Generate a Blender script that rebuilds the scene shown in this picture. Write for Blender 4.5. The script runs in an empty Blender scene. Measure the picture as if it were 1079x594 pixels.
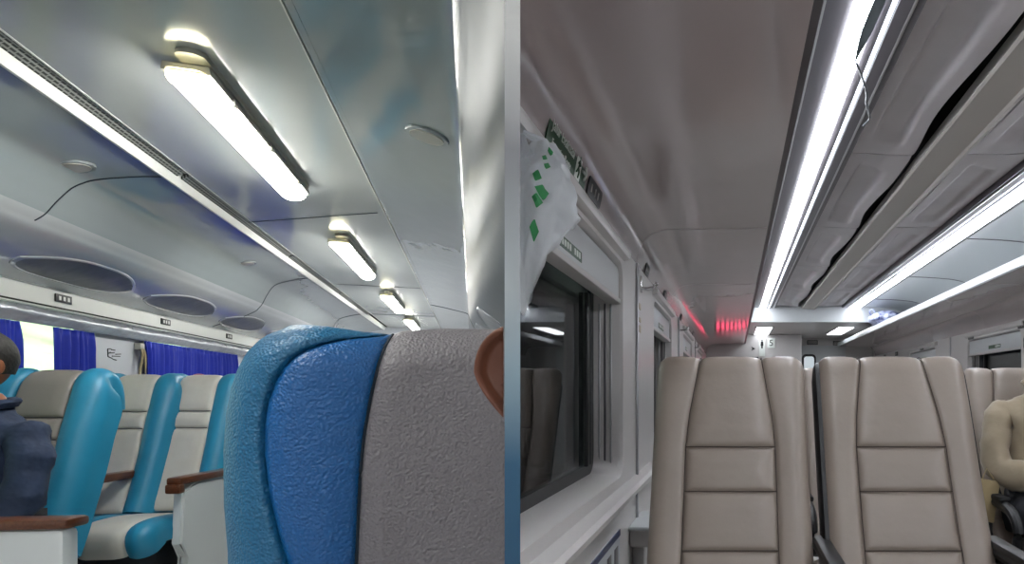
import bpy, bmesh, math, random
from mathutils import Vector, Matrix, noise
random.seed(7)
sc = bpy.context.scene
C = sc.collection
PI = math.pi
R = math.radians
F = 700.0
TH = math.atan(277/700.0)
FR_R = Matrix.Identity(4)
FR_L = Matrix.Rotation(TH, 4, 'Z')
FR = FR_R
FLOOR = -1.15
DN = Vector((1, 0.3343, 0)).normalized()      # normal of the added partition between the two coaches
CLIPSIDE = 0

def lin(c):
    return tuple(((v/12.92) if v <= .04045 else ((v+.055)/1.055)**2.4) for v in c)
def hx(s):
    return lin(tuple(int(s[i:i+2], 16)/255 for i in (0, 2, 4)))+(1,)

# ---------------------------------------------------------------- materials
def mat(name, col, rough=.5, metal=0, bump=None, var=None, spec=.5, coat=0, emis=None, alpha=None, trans=0, scale3=None, sheen=0):
    m = bpy.data.materials.new(name); m.use_nodes = True
    nt = m.node_tree; b = nt.nodes['Principled BSDF']
    c = hx(col) if isinstance(col, str) else col
    b.inputs['Base Color'].default_value = c
    b.inputs['Roughness'].default_value = rough
    b.inputs['Metallic'].default_value = metal
    b.inputs['Specular IOR Level'].default_value = spec
    b.inputs['Coat Weight'].default_value = coat
    b.inputs['Coat Roughness'].default_value = .08
    b.inputs['Transmission Weight'].default_value = trans
    b.inputs['Sheen Weight'].default_value = sheen
    if emis:
        b.inputs['Emission Color'].default_value = hx(emis[0]); b.inputs['Emission Strength'].default_value = emis[1]
    if alpha is not None: b.inputs['Alpha'].default_value = alpha
    tc = nt.nodes.new('ShaderNodeTexCoord'); mp = nt.nodes.new('ShaderNodeMapping')
    nt.links.new(tc.outputs['Object'], mp.inputs['Vector'])
    if scale3: mp.inputs['Scale'].default_value = scale3
    if var:   # colour wear: (second colour, noise scale, amount)
        n = nt.nodes.new('ShaderNodeTexNoise'); n.inputs['Scale'].default_value = var[1]; n.inputs['Detail'].default_value = 4
        r = nt.nodes.new('ShaderNodeMapRange'); r.inputs['From Min'].default_value = .35; r.inputs['From Max'].default_value = .7
        r.inputs['To Max'].default_value = var[2]
        mx = nt.nodes.new('ShaderNodeMix'); mx.data_type = 'RGBA'
        mx.inputs['A'].default_value = c; mx.inputs['B'].default_value = hx(var[0])
        nt.links.new(mp.outputs[0], n.inputs['Vector']); nt.links.new(n.outputs['Fac'], r.inputs['Value'])
        nt.links.new(r.outputs[0], mx.inputs['Factor']); nt.links.new(mx.outputs['Result'], b.inputs['Base Color'])
    if bump:  # list of (kind, scale, strength, distance)
        prev = None
        for kind, s, st, d in bump:
            if kind == 'v':
                t = nt.nodes.new('ShaderNodeTexVoronoi'); t.feature = 'SMOOTH_F1'; out = t.outputs['Distance']
            elif kind == 'w':
                t = nt.nodes.new('ShaderNodeTexWave'); t.inputs['Distortion'].default_value = 2; out = t.outputs['Fac']
            else:
                t = nt.nodes.new('ShaderNodeTexNoise'); t.inputs['Detail'].default_value = 3; out = t.outputs['Fac']
            t.inputs['Scale'].default_value = s
            nt.links.new(mp.outputs[0], t.inputs['Vector'])
            bp = nt.nodes.new('ShaderNodeBump'); bp.inputs['Strength'].default_value = st; bp.inputs['Distance'].default_value = d
            nt.links.new(out, bp.inputs['Height'])
            if prev: nt.links.new(prev.outputs[0], bp.inputs['Normal'])
            prev = bp
        nt.links.new(prev.outputs[0], b.inputs['Normal'])
    return m

M = {}
# right coach
M['r_panel'] = mat('beige_laminate', 'b6aaaa', .17, bump=[('n', 3.0, .3, .02)], scale3=(1, .5, 1), coat=.55)
M['r_wall'] = mat('coach_wall_white', 'c2bfbd', .32, bump=[('n', 2.2, .15, .01)])
M['r_ceil'] = mat('coach_ceiling_grey', 'c4bfc2', .4, bump=[('n', 5, .5, .01)], var=('b4aeb0', 4, .5))
M['r_bar'] = mat('ceiling_bar_grey', 'bab5b0', .4)
M['r_light_panel'] = mat('pale_ceiling_panel', 'c4c8ca', .35)
M['r_house'] = mat('light_housing_grey', '565357', .4)
M['alu'] = mat('brushed_aluminium', 'b5b6b8', .3, metal=.85, bump=[('n', 30, .1, .002)], scale3=(1, .05, 1))
M['chrome'] = mat('chrome', 'd5d5d5', .12, metal=1)
M['dark'] = mat('dark_plastic', '17181a', .45)
M['black'] = mat('dark_gap', '08090a', .8)
M['rubber'] = mat('window_gasket_rubber', '1c2024', .4)
M['leather'] = mat('beige_leather', '8f8379', .42, bump=[('v', 420, .12, .001), ('n', 14, .35, .006)], var=('80746a', 6, .5), coat=.08)
M['leather_seam'] = mat('dark_seam', '3a3029', .7)
M['led_r'] = mat('cool_white_led_diffuser', 'ffffff', .5, emis=('f4f8ff', 15.0))
M['trim_glint'] = mat('trim_glint_glow', 'ffffff', .5, emis=('e4eeff', 2.2))  # glow put in for a reflection in the polished trim
M['led_far'] = mat('vestibule_led', 'ffffff', .5, emis=('f4f8ff', 4.0))
M['rail_lit'] = mat('polished_white_rack_edge', 'e9edf0', .25, coat=.5)
M['green'] = mat('sign_green', '1d4a2a', .4)
M['sign_white'] = mat('sign_white', 'dfe5df', .5)
M['red_led'] = mat('red_led', '300408', .5, emis=('ff4a70', 2.2))
M['blue_sticker'] = mat('sticker_blue', '27305a', .4)
M['paper'] = mat('sticker_paper', 'b8bcc0', .5)
M['navy_bag'] = mat('blue_patterned_bag', '1f2f7a', .4, var=('c8d0ea', 14, 1.6))
M['tan_cloth'] = mat('tan_jacket_cloth', '988a74', .85, bump=[('n', 9, .5, .02), ('n', 400, .2, .001)], sheen=.2)
M['dark_cloth'] = mat('dark_trouser_cloth', '23242a', .9, bump=[('n', 12, .5, .02)])
M['denim'] = mat('dark_navy_denim', '1c2a44', .8, bump=[('n', 9, .9, .03), ('w', 260, .15, .0008)], var=('2c3d5c', 9, .8))
M['skin'] = mat('brown_skin', '8a5538', .45, bump=[('n', 90, .15, .002)])
M['skin_ear'] = mat('warm_brown_skin', '6b3e2b', .55, bump=[('n', 60, .15, .002)], var=('552c1e', 25, .7))
M['hair'] = mat('black_hair', '141210', .6, bump=[('n', 80, .8, .004)])
M['brown_strap'] = mat('brochure_paper', '9c8a66', .7)
# left coach
M['l_ceil'] = mat('glossy_grey_ceiling', 'b8bdba', .17, bump=[('n', 1.6, .3, .03), ('n', 6, .12, .01)], coat=.4, scale3=(1, .4, 1))
M['l_panel'] = mat('glossy_side_ceiling', '939c9f', .1, bump=[('n', 2.0, .4, .03), ('n', 8, .12, .01)], coat=.5, scale3=(1, .4, 1))
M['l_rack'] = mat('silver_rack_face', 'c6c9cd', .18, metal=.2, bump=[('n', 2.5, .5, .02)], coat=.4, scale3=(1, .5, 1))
M['l_white'] = mat('white_trim', 'e2e4e0', .35)
M['l_wall'] = mat('white_coach_wall', 'd0d4dc', .35)
M['valance'] = mat('silver_valance', 'b4b8c0', .25, metal=.5, bump=[('n', 7, 1.0, .03)], scale3=(1, .6, 1))
M['lens'] = mat('smoked_lens', '50555a', .35, metal=.1, coat=.15, bump=[('n', 4, .5, .02)])
M['l_rack_darkened'] = mat('darkened_rack_face', '3a434a', .35, bump=[('n', 2.5, .3, .02)], spec=.25, scale3=(1, .5, 1))  # shade put into the colour: darker rack copy to offset strong lamp light
M['lamp_base'] = mat('lamp_base_metal', 'b4b2a8', .35, metal=.3)
M['lamp'] = mat('lit_tube_diffuser', 'ffffff', .4, emis=('fefdf6', 24))
M['lamp_cap'] = mat('clear_lamp_end', 'dcd6b0', .15, trans=.6)
M['curtain'] = mat('royal_blue_curtain', '062ab0', .6, sheen=.05, bump=[('n', 18, .3, .01)])
M['teal'] = mat('teal_leather', '2788ae', .42, bump=[('v', 380, .15, .001), ('n', 12, .35, .006)], var=('1f7a9e', 7, .5))
M['teal_deep'] = mat('blue_embossed_leather', '07528f', .4, bump=[('v', 300, .9, .0022), ('n', 90, .35, .002)], coat=.05)
M['teal_side'] = mat('petrol_embossed_leather', '125a82', .42, bump=[('v', 300, .9, .0022), ('n', 90, .35, .002)])
M['grey_emboss'] = mat('grey_embossed_leather', '6e6b70', .5, bump=[('v', 300, .9, .0022), ('n', 90, .35, .002)])
M['taupe'] = mat('taupe_leather', 'c8c6c0', .42, bump=[('v', 380, .15, .001), ('n', 12, .35, .006)], var=('bab6ae', 7, .5))
M['taupe_dark'] = mat('dark_taupe_leather', '85807c', .45, bump=[('v', 380, .15, .001), ('n', 12, .3, .006)])
M['shell'] = mat('seat_shell_grey', '3c4046', .5)
M['navy_seam'] = mat('navy_seam', '10202e', .7)
M['wood'] = mat('varnished_wood', '6a3e26', .3, bump=[('w', 8, .2, .002)], var=('4a2716', 18, .8), coat=.4, scale3=(6, 1, 6))
M['arm_white'] = mat('white_arm_panel', 'd9dde0', .35)
M['carpet'] = mat('coach_floor_grey', 'b4b4b0', .6)
M['meadow'] = mat('bright_meadow', 'a9c48c', .9, var=('c9d8b0', .6, 1))
M['strap'] = mat('khaki_strap', '9a8b6a', .7)
M['pink'] = mat('pink_headwear', 'a86a80', .8)
M['div_hi'] = mat('partition_edge', 'c2c6c8', .5)

def perforated(name):
    m = mat(name, '8a8d8a', .5, metal=.3)
    nt = m.node_tree; b = nt.nodes['Principled BSDF']
    tc = nt.nodes.new('ShaderNodeTexCoord'); mp = nt.nodes.new('ShaderNodeMapping'); mp.inputs['Rotation'].default_value = (0, 0, PI/2)
    br = nt.nodes.new('ShaderNodeTexBrick'); br.inputs['Scale'].default_value = 14
    br.inputs['Brick Width'].default_value = .5; br.inputs['Row Height'].default_value = .19; br.inputs['Mortar Size'].default_value = .045
    br.inputs['Color1'].default_value = hx('2c2e2e'); br.inputs['Color2'].default_value = hx('363838'); br.inputs['Mortar'].default_value = hx('9a9d98')
    nt.links.new(tc.outputs['Object'], mp.inputs[0]); nt.links.new(mp.outputs[0], br.inputs['Vector'])
    nt.links.new(br.outputs['Color'], b.inputs['Base Color'])
    return m
M['grille'] = perforated('perforated_grille')

def glass_mat(name, refl, tint='101418'):
    m = bpy.data.materials.new(name); m.use_nodes = True; nt = m.node_tree; nt.nodes.clear()
    o = nt.nodes.new('ShaderNodeOutputMaterial'); mx = nt.nodes.new('ShaderNodeMixShader')
    tr = nt.nodes.new('ShaderNodeBsdfTransparent'); tr.inputs[0].default_value = (.75, .8, .8, 1)
    gl = nt.nodes.new('ShaderNodeBsdfGlossy'); gl.inputs['Roughness'].default_value = .02
    lw = nt.nodes.new('ShaderNodeLayerWeight'); pw = nt.nodes.new('ShaderNodeMath'); pw.operation = 'POWER'; pw.inputs[1].default_value = 5
    mr = nt.nodes.new('ShaderNodeMapRange'); mr.inputs['To Min'].default_value = refl; mr.inputs['To Max'].default_value = .9
    nt.links.new(lw.outputs['Facing'], pw.inputs[0]); nt.links.new(pw.outputs[0], mr.inputs['Value'])
    nt.links.new(mr.outputs[0], mx.inputs[0]); nt.links.new(tr.outputs[0], mx.inputs[1]); nt.links.new(gl.outputs[0], mx.inputs[2])
    nt.links.new(mx.outputs[0], o.inputs['Surface'])
    return m
M['glass_night'] = glass_mat('window_glass', .05)
M['glass_day'] = glass_mat('clear_window_glass', .03)

def bag_mat():
    m = bpy.data.materials.new('thin_white_plastic'); m.use_nodes = True; nt = m.node_tree; b = nt.nodes['Principled BSDF']
    b.inputs['Base Color'].default_value = hx('eef2f5'); b.inputs['Roughness'].default_value = .3
    o = nt.nodes['Material Output']
    tl = nt.nodes.new('ShaderNodeBsdfTranslucent'); tl.inputs[0].default_value = hx('eef2f5')
    tp = nt.nodes.new('ShaderNodeBsdfTransparent')
    m1 = nt.nodes.new('ShaderNodeMixShader'); m1.inputs[0].default_value = .4
    m2 = nt.nodes.new('ShaderNodeMixShader'); m2.inputs[0].default_value = .1
    nt.links.new(b.outputs[0], m1.inputs[1]); nt.links.new(tl.outputs[0], m1.inputs[2])
    nt.links.new(m1.outputs[0], m2.inputs[1]); nt.links.new(tp.outputs[0], m2.inputs[2]); nt.links.new(m2.outputs[0], o.inputs['Surface'])
    tc = nt.nodes.new('ShaderNodeTexCoord'); n = nt.nodes.new('ShaderNodeTexNoise'); n.inputs['Scale'].default_value = 22; n.inputs['Detail'].default_value = 3
    bp = nt.nodes.new('ShaderNodeBump'); bp.inputs['Strength'].default_value = .7; bp.inputs['Distance'].default_value = .01
    nt.links.new(tc.outputs['Object'], n.inputs['Vector']); nt.links.new(n.outputs['Fac'], bp.inputs['Height']); nt.links.new(bp.outputs[0], b.inputs['Normal'])
    return m
M['bag'] = bag_mat()
M['bag_print'] = mat('green_print', '3c9a5c', .4)

def edge_mat():   # paint of the added partition's edge: pale above, petrol blue below
    m = mat('two_tone_edge_paint', 'c0c0c0', .5)
    nt = m.node_tree; b = nt.nodes['Principled BSDF']
    tc = nt.nodes.new('ShaderNodeTexCoord'); sp = nt.nodes.new('ShaderNodeSeparateXYZ'); r = nt.nodes.new('ShaderNodeValToRGB')
    mr = nt.nodes.new('ShaderNodeMapRange'); mr.inputs['From Min'].default_value = -.09; mr.inputs['From Max'].default_value = .18
    nt.links.new(tc.outputs['Object'], sp.inputs[0]); nt.links.new(sp.outputs['Z'], mr.inputs['Value']); nt.links.new(mr.outputs[0], r.inputs[0])
    e = r.color_ramp.elements
    e[0].position = .0; e[0].color = hx('1c4560'); e[1].position = 1; e[1].color = hx('b8b8b4')
    for p, c in ((.2, '204c68'), (.36, '788c96'), (.52, '989ea0'), (.78, '707074')):
        x = e.new(p); x.color = hx(c)
    nt.links.new(r.outputs[0], b.inputs['Base Color'])
    return m
M['edge'] = edge_mat()

# ---------------------------------------------------------------- object helpers
def tag(o, label=None, cat=None, group=None, kind=None):
    if label: o['label'] = label
    if cat: o['category'] = cat
    if group: o['group'] = group
    if kind: o['kind'] = kind
    return o
def thing(name, label, cat, loc=(0, 0, 0), rz=0, group=None):
    o = bpy.data.objects.new(name, None); C.objects.link(o)
    o.empty_display_size = .1
    o.matrix_world = FR @ Matrix.Translation(loc) @ Matrix.Rotation(rz, 4, 'Z')
    return tag(o, label, cat, group)
def chain_matrix(p):
    m = Matrix.Identity(4)
    while p is not None:
        m = p.matrix_basis @ m; p = p.parent
    return m
def clip_bm(bm, mw, side, gap=.006):
    # keep the side of the partition the coach is on
    inv = mw.inverted()
    n = (inv.to_3x3() @ DN).normalized(); co = inv @ (DN*gap*side)
    g = bm.verts[:]+bm.edges[:]+bm.faces[:]
    r = bmesh.ops.bisect_plane(bm, geom=g, plane_co=co, plane_no=n, clear_outer=(side < 0), clear_inner=(side > 0), dist=1e-6)
    ed = [e for e in r['geom_cut'] if isinstance(e, bmesh.types.BMEdge)]
    if ed:
        try: bmesh.ops.holes_fill(bm, edges=ed)
        except Exception: pass
def obj(name, bm, m, parent=None, smooth=True, angle=35, clip=None, mods=None, matrix=None):
    mw = FR.copy() if parent is None else chain_matrix(parent)
    if clip: clip_bm(bm, mw if matrix is None else mw @ matrix, clip)
    bmesh.ops.recalc_face_normals(bm, faces=bm.faces[:])
    me = bpy.data.meshes.new(name); bm.to_mesh(me); bm.free()
    mm = m if isinstance(m, (list, tuple)) else [m]
    for x in mm: me.materials.append(x)
    if smooth:
        for p in me.polygons: p.use_smooth = True
        me.set_sharp_from_angle(angle=R(angle))
    o = bpy.data.objects.new(name, me); C.objects.link(o)
    if parent is None: o.matrix_world = FR if matrix is None else FR @ matrix
    else:
        o.parent = parent
        if matrix is not None: o.matrix_basis = matrix
    return o
def struct(name, bm, m, clip=None, **k):
    return tag(obj(name, bm, m, None, clip=clip, **k), kind='structure')
def copy_tree(o, parent=None):
    c = o.copy(); C.objects.link(c); c.parent = parent
    for ch in [x for x in o.children]: copy_tree(ch, c)
    return c
def place(o, loc, rz=0, label=None):
    o.matrix_basis = FR @ Matrix.Translation(loc) @ Matrix.Rotation(rz, 4, 'Z')
    if label: o['label'] = label
    return o

def box(bm, x0, x1, y0, y1, z0, z1, bev=0, seg=2):
    v = [bm.verts.new((x, y, z)) for x in (x0, x1) for y in (y0, y1) for z in (z0, z1)]
    fs = []
    for q in ((0, 1, 3, 2), (4, 6, 7, 5), (0, 4, 5, 1), (2, 3, 7, 6), (0, 2, 6, 4), (1, 5, 7, 3)):
        fs.append(bm.faces.new([v[i] for i in q]))
    if bev:
        ed = list({e for f in fs for e in f.edges})
        bmesh.ops.bevel(bm, geom=ed, offset=bev, segments=seg, affect='EDGES', profile=.5)
    return bm
def nb(): return bmesh.new()
def bx(*a, **k): return box(nb(), *a, **k)
def extr(bm, poly, y0, y1):     # closed polygon in XZ swept along Y
    a = [bm.verts.new((x, y0, z)) for x, z in poly]; b = [bm.verts.new((x, y1, z)) for x, z in poly]
    n = len(poly)
    for i in range(n): bm.faces.new((a[i], a[(i+1) % n], b[(i+1) % n], b[i]))
    bm.faces.new(a[::-1]); bm.faces.new(b)
    return bm
def offset_line(pts, t):
    out = []
    for i, p in enumerate(pts):
        a = pts[max(i-1, 0)]; b = pts[min(i+1, len(pts)-1)]
        dx, dz = b[0]-a[0], b[1]-a[1]; l = math.hypot(dx, dz)
        out.append((p[0]-dz/l*t, p[1]+dx/l*t))
    return out
def sheet(pts, y0, y1, t, ny=1):     # open profile with thickness t to its left side
    o = offset_line(pts, t)
    bm = nb(); n = len(pts)
    rows = []
    for k in range(ny+1):
        y = y0+(y1-y0)*k/ny
        rows.append([bm.verts.new((x, y, z)) for x, z in pts+o[::-1]])
    m = 2*n
    for k in range(ny):
        for i in range(m):
            bm.faces.new((rows[k][i], rows[k][(i+1) % m], rows[k+1][(i+1) % m], rows[k+1][i]))
    for r in (rows[0], rows[-1]):
        for i in range(n-1):
            bm.faces.new((r[i], r[i+1], r[m-2-i], r[m-1-i]))
    return bm
def smooth_pts(pts, k=6):    # Catmull-Rom
    out = []
    P = [pts[0]]+list(pts)+[pts[-1]]
    for i in range(1, len(P)-2):
        for j in range(k):
            t = j/k; q = []
            for d in range(len(pts[0])):
                a, b, c, e = P[i-1][d], P[i][d], P[i+1][d], P[i+2][d]
                q.append(.5*(2*b+(c-a)*t+(2*a-5*b+4*c-e)*t*t+(3*b-a-3*c+e)*t**3))
            out.append(tuple(q))
    out.append(tuple(pts[-1]))
    return out
def tube(bm, pts, r, n=8, r1=None, cap=True):
    pts = [Vector(p) for p in pts]; rings = []
    up = Vector((0, 0, 1))
    for i, p in enumerate(pts):
        d = (pts[min(i+1, len(pts)-1)]-pts[max(i-1, 0)]).normalized()
        a = d.cross(up)
        if a.length < .05: a = d.cross(Vector((1, 0, 0)))
        a.normalize(); b = d.cross(a)
        rr = r if r1 is None else r+(r1-r)*i/(len(pts)-1)
        rings.append([bm.verts.new(p+a*math.cos(2*PI*k/n)*rr+b*math.sin(2*PI*k/n)*rr) for k in range(n)])
    for i in range(len(rings)-1):
        for k in range(n):
            bm.faces.new((rings[i][k], rings[i][(k+1) % n], rings[i+1][(k+1) % n], rings[i+1][k]))
    if cap: bm.faces.new(rings[0][::-1]); bm.faces.new(rings[-1])
    return bm
def prism(poly, h, bm=None, bev=0):      # polygon in XY extruded in Z from 0 to h
    bm = bm or nb()
    a = [bm.verts.new((x, y, 0)) for x, y in poly]; b = [bm.verts.new((x, y, h)) for x, y in poly]
    n = len(poly)
    f = [bm.faces.new((a[i], a[(i+1) % n], b[(i+1) % n], b[i])) for i in range(n)]
    bm.faces.new(a[::-1]); top = bm.faces.new(b)
    if bev: bmesh.ops.bevel(bm, geom=list(top.edges), offset=bev, segments=3, affect='EDGES')
    return bm
def ellipsoid(bm, c, r, nu=20, nv=14, fn=None):
    rows = []
    for j in range(1, nv):
        ph = PI*j/nv
        row = []
        for i in range(nu):
            a = 2*PI*i/nu
            d = Vector((math.sin(ph)*math.cos(a), math.sin(ph)*math.sin(a), math.cos(ph)))
            k = fn(d) if fn else 1
            row.append(bm.verts.new((c[0]+d.x*r[0]*k, c[1]+d.y*r[1]*k, c[2]+d.z*r[2]*k)))
        rows.append(row)
    t = bm.verts.new((c[0], c[1], c[2]+r[2])); b = bm.verts.new((c[0], c[1], c[2]-r[2]))
    for i in range(nu):
        bm.faces.new((t, rows[0][i], rows[0][(i+1) % nu])); bm.faces.new((b, rows[-1][(i+1) % nu], rows[-1][i]))
        for j in range(nv-2):
            bm.faces.new((rows[j][i], rows[j+1][i], rows[j+1][(i+1) % nu], rows[j][(i+1) % nu]))
    return bm
def rrect(w, h, r, k=5):      # rounded rectangle, counter-clockwise, centred
    out = []
    for cx, cy, a0 in ((w/2-r, h/2-r, 0), (-w/2+r, h/2-r, PI/2), (-w/2+r, -h/2+r, PI), (w/2-r, -h/2+r, 3*PI/2)):
        for i in range(k+1):
            a = a0+PI/2*i/k; out.append((cx+r*math.cos(a), cy+r*math.sin(a)))
    return out
def text(name, s, size, m, parent, matrix, depth=.0006):
    cu = bpy.data.curves.new(name, 'FONT'); cu.body = s; cu.size = size; cu.extrude = depth; cu.align_x = 'CENTER'; cu.align_y = 'CENTER'
    cu.resolution_u = 3
    t = bpy.data.objects.new(name, cu); C.objects.link(t)
    bpy.context.view_layer.update()
    me = bpy.data.meshes.new_from_object(t.evaluated_get(bpy.context.evaluated_depsgraph_get()))
    bpy.data.objects.remove(t); bpy.data.curves.remove(cu)
    me.materials.clear(); me.materials.append(m)
    o = bpy.data.objects.new(name, me); C.objects.link(o); o.parent = parent; o.matrix_basis = matrix
    return o
def basis(o, ex, ey, ez):
    m = Matrix.Identity(4)
    for i, v in enumerate((ex, ey, ez)):
        for j in range(3): m[j][i] = v[j]
    m.translation = Vector(o); return m
def interp(tab, x):
    if x <= tab[0][0]: return tab[0][1]
    for (a, va), (b, vb) in zip(tab, tab[1:]):
        if x <= b:
            return va+(vb-va)*(x-a)/(b-a)
    return tab[-1][1]

# wall with a rounded window opening: bay from ya..yb, opening y0..y1 z0..z1, on plane x, reveal goes to x+dx
def wall_bay(bm, x, ya, yb, za, zb, y0, y1, z0, z1, r, dx, t=.03):
    cy, cz = (y0+y1)/2, (z0+z1)/2
    k = 6
    inner = [(cy+a, cz+b) for a, b in rrect(y1-y0, z1-z0, r, k)]
    corner = [(yb, zb), (ya, zb), (ya, za), (yb, za)]
    iv = [bm.verts.new((x, a, b)) for a, b in inner]
    rv = [bm.verts.new((x+dx*.15, cy+(a-cy)*.985, cz+(b-cz)*.98)) for a, b in inner]
    dv = [bm.verts.new((x+dx, cy+(a-cy)*.97, cz+(b-cz)*.96)) for a, b in inner]
    ov = [bm.verts.new((x, a, b)) for a, b in corner]
    n = len(inner)
    for i in range(n):
        j = (i+1) % n
        ci, cj = i//(k+1), j//(k+1)
        if ci == cj: bm.faces.new((ov[ci], iv[j], iv[i]))
        else: bm.faces.new((ov[ci], ov[cj], iv[j], iv[i]))
        bm.faces.new((iv[i], iv[j], rv[j], rv[i])); bm.faces.new((rv[i], rv[j], dv[j], dv[i]))
    # outer skin
    o2 = [bm.verts.new((x+dx, a, b)) for a, b in corner]
    for i in range(n):
        j = (i+1) % n
        ci, cj = i//(k+1), j//(k+1)
        if ci == cj: bm.faces.new((o2[ci], dv[i], dv[j]))
        else: bm.faces.new((o2[cj], o2[ci], dv[i], dv[j]))
    return bm
def solid_bay(bm, x, ya, yb, za, zb, dx):
    box(bm, min(x, x+dx), max(x, x+dx), ya, yb, za, zb)

# ================================================================ SEATS
def eval_path(path):
    # path: (y,z) points bottom->top; returns sampled positions, tangents, normals, arclen
    pts = smooth_pts(path, 8)
    L = [0]
    for a, b in zip(pts, pts[1:]): L.append(L[-1]+math.dist(a, b))
    def at(s):
        s = max(0, min(L[-1], s))
        for i in range(len(pts)-1):
            if s <= L[i+1] or i == len(pts)-2:
                t = (s-L[i])/max(1e-9, L[i+1]-L[i])
                p = (pts[i][0]+(pts[i+1][0]-pts[i][0])*t, pts[i][1]+(pts[i+1][1]-pts[i][1])*t)
                a = pts[max(i-1, 0)]; b = pts[min(i+2, len(pts)-1)]
                d = math.dist(a, b); T = ((b[0]-a[0])/d, (b[1]-a[1])/d)
                return p, T
    return at, L[-1], pts, L
def s_at_z(pts, L, z):
    for i in range(len(pts)-1):
        if pts[i][1] <= z <= pts[i+1][1]:
            return L[i]+(L[i+1]-L[i])*(z-pts[i][1])/max(1e-9, pts[i+1][1]-pts[i][1])
    return L[-1]
def s_at_y(pts, L, y):
    for i in range(len(pts)-1):
        a, b = pts[i][0], pts[i+1][0]
        if min(a, b) <= y <= max(a, b): return L[i]+(L[i+1]-L[i])*abs(y-a)/max(1e-9, abs(b-a))
    return L[-1]
class Cushion:
    """leather-covered body: a profile swept across the width, cut into padded panels"""
    def __init__(s, path, W, rc, side, taper=None, body_depth=.09, flip=1, shift=0, dm=None):
        s.dm = dm
        s.at, s.len, s.pts, s.L = eval_path(path)
        s.W, s.rc, s.side, s.taper, s.bd, s.flip, s.shift = W, rc, side, taper, body_depth, flip, shift
    def Wt(s, t): return s.W-(s.taper(t) if s.taper else 0)
    def pos(s, a, t, d):      # a: signed arc coordinate across, t: arclength, d: outward push
        p, T = s.at(t)
        N = (-T[1]*s.flip, T[0]*s.flip)      # outward normal in (y,z)
        W = s.Wt(t); fl = W-s.rc; aa = abs(a); sg = 1 if a >= 0 else -1
        if aa <= fl: x, dep, nx, nd = aa, 0, 0, 1
        elif aa <= fl+s.rc*PI/2:
            ph = (aa-fl)/s.rc; x = fl+s.rc*math.sin(ph); dep = s.rc*(1-math.cos(ph)); nx, nd = math.sin(ph), math.cos(ph)
        else: x = W; dep = s.rc+(aa-fl-s.rc*PI/2); nx, nd = 1, 0
        if s.dm: dep *= min(1, s.dm(t)/(s.rc+s.side))
        x += nx*d; dd = -dep+nd*d
        return (s.shift+sg*x, p[0]+N[0]*dd, p[1]+N[1]*dd)
    def edge(s, t): return s.Wt(t)-s.rc+s.rc*PI/2+s.side
    def patch(s, name, a0, a1, t0, t1, m, parent, bulge=.012, na=18, ntt=26, groove=.009, clip=None, outer=(0, 0), inner_t=(1, 1)):
        bm = nb(); grid = []
        for i in range(ntt+1):
            q = .5-.5*math.cos(PI*i/ntt); q = .5*q+.5*i/ntt
            t = t0+(t1-t0)*q; row = []
            A0, A1 = a0(t), a1(t)
            for j in range(na+1):
                p = .5-.5*math.cos(PI*j/na); p = .6*p+.4*j/na
                a = A0+(A1-A0)*p
                w = abs(A1-A0)
                d0 = abs(a-A0) if not outer[0] else 1; d1 = abs(a-A1) if not outer[1] else 1
                e0 = (t-t0) if inner_t[0] else 1; e1 = (t1-t) if inner_t[1] else 1
                dm = min(d0, d1, e0, e1)
                d = -groove*math.exp(-(dm/.007)**2)+bulge*min(1, (dm/.05))**.6*1.0 if dm < 1 else bulge
                row.append(bm.verts.new(s.pos(a, t, d)))
            grid.append(row)
        back = []
        for i in range(ntt+1):
            q = .5-.5*math.cos(PI*i/ntt); q = .5*q+.5*i/ntt; t = t0+(t1-t0)*q; row = []
            for j in range(na+1):
                p = .5-.5*math.cos(PI*j/na); p = .6*p+.4*j/na
                row.append(bm.verts.new(s.pos(a0(t)+(a1(t)-a0(t))*p, t, -.011)))
            back.append(row)
        for i in range(ntt):
            for j in range(na):
                bm.faces.new((grid[i][j], grid[i][j+1], grid[i+1][j+1], grid[i+1][j]))
                bm.faces.new((back[i][j], back[i+1][j], back[i+1][j+1], back[i][j+1]))
        for i in range(ntt):
            for j in (0, na): bm.faces.new((grid[i][j], grid[i+1][j], back[i+1][j], back[i][j]))
        for j in range(na):
            for i in (0, ntt): bm.faces.new((grid[i][j], grid[i][j+1], back[i][j+1], back[i][j]))
        return obj(name, bm, m, parent, angle=60, clip=clip)
    def body(s, name, m, parent, t0=0, t1=None, ins=.012, clip=None, n=30):
        t1 = s.len if t1 is None else t1
        bm = nb(); rings = []
        for i in range(n+1):
            t = t0+(t1-t0)*i/n
            p, T = s.at(t); N = (-T[1]*s.flip, T[0]*s.flip); W = s.Wt(t)-ins*.6
            # depth shrinks along the rolled end so the inside never folds
            k = min(1.0, .25+(t1-t)/.12) if s.taper and not s.dm else 1
            ring = []
            dep = s.bd*k
            for x, d in ((-W+.02, -ins), (-W-.004, -ins-.022), (-W-.004, -dep), (-W+.03, -dep-.02), (W-.03, -dep-.02), (W+.004, -dep), (W+.004, -ins-.022), (W-.02, -ins)):
                ring.append(bm.verts.new((s.shift+x, p[0]+N[0]*d, p[1]+N[1]*d)))
            rings.append(ring)
        for i in range(n):
            for k in range(8):
                bm.faces.new((rings[i][k], rings[i][(k+1) % 8], rings[i+1][(k+1) % 8], rings[i+1][k]))
        bm.faces.new(rings[0]); bm.faces.new(rings[-1][::-1])
        return obj(name, bm, m, parent, angle=50, clip=clip)
    def seam(s, name, pts, m, parent, r=.0018, clip=None):
        bm = nb(); tube(bm, [s.pos(a, t, .0035) for a, t in pts], r, 6)
        return obj(name, bm, m, parent, clip=clip)

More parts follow.
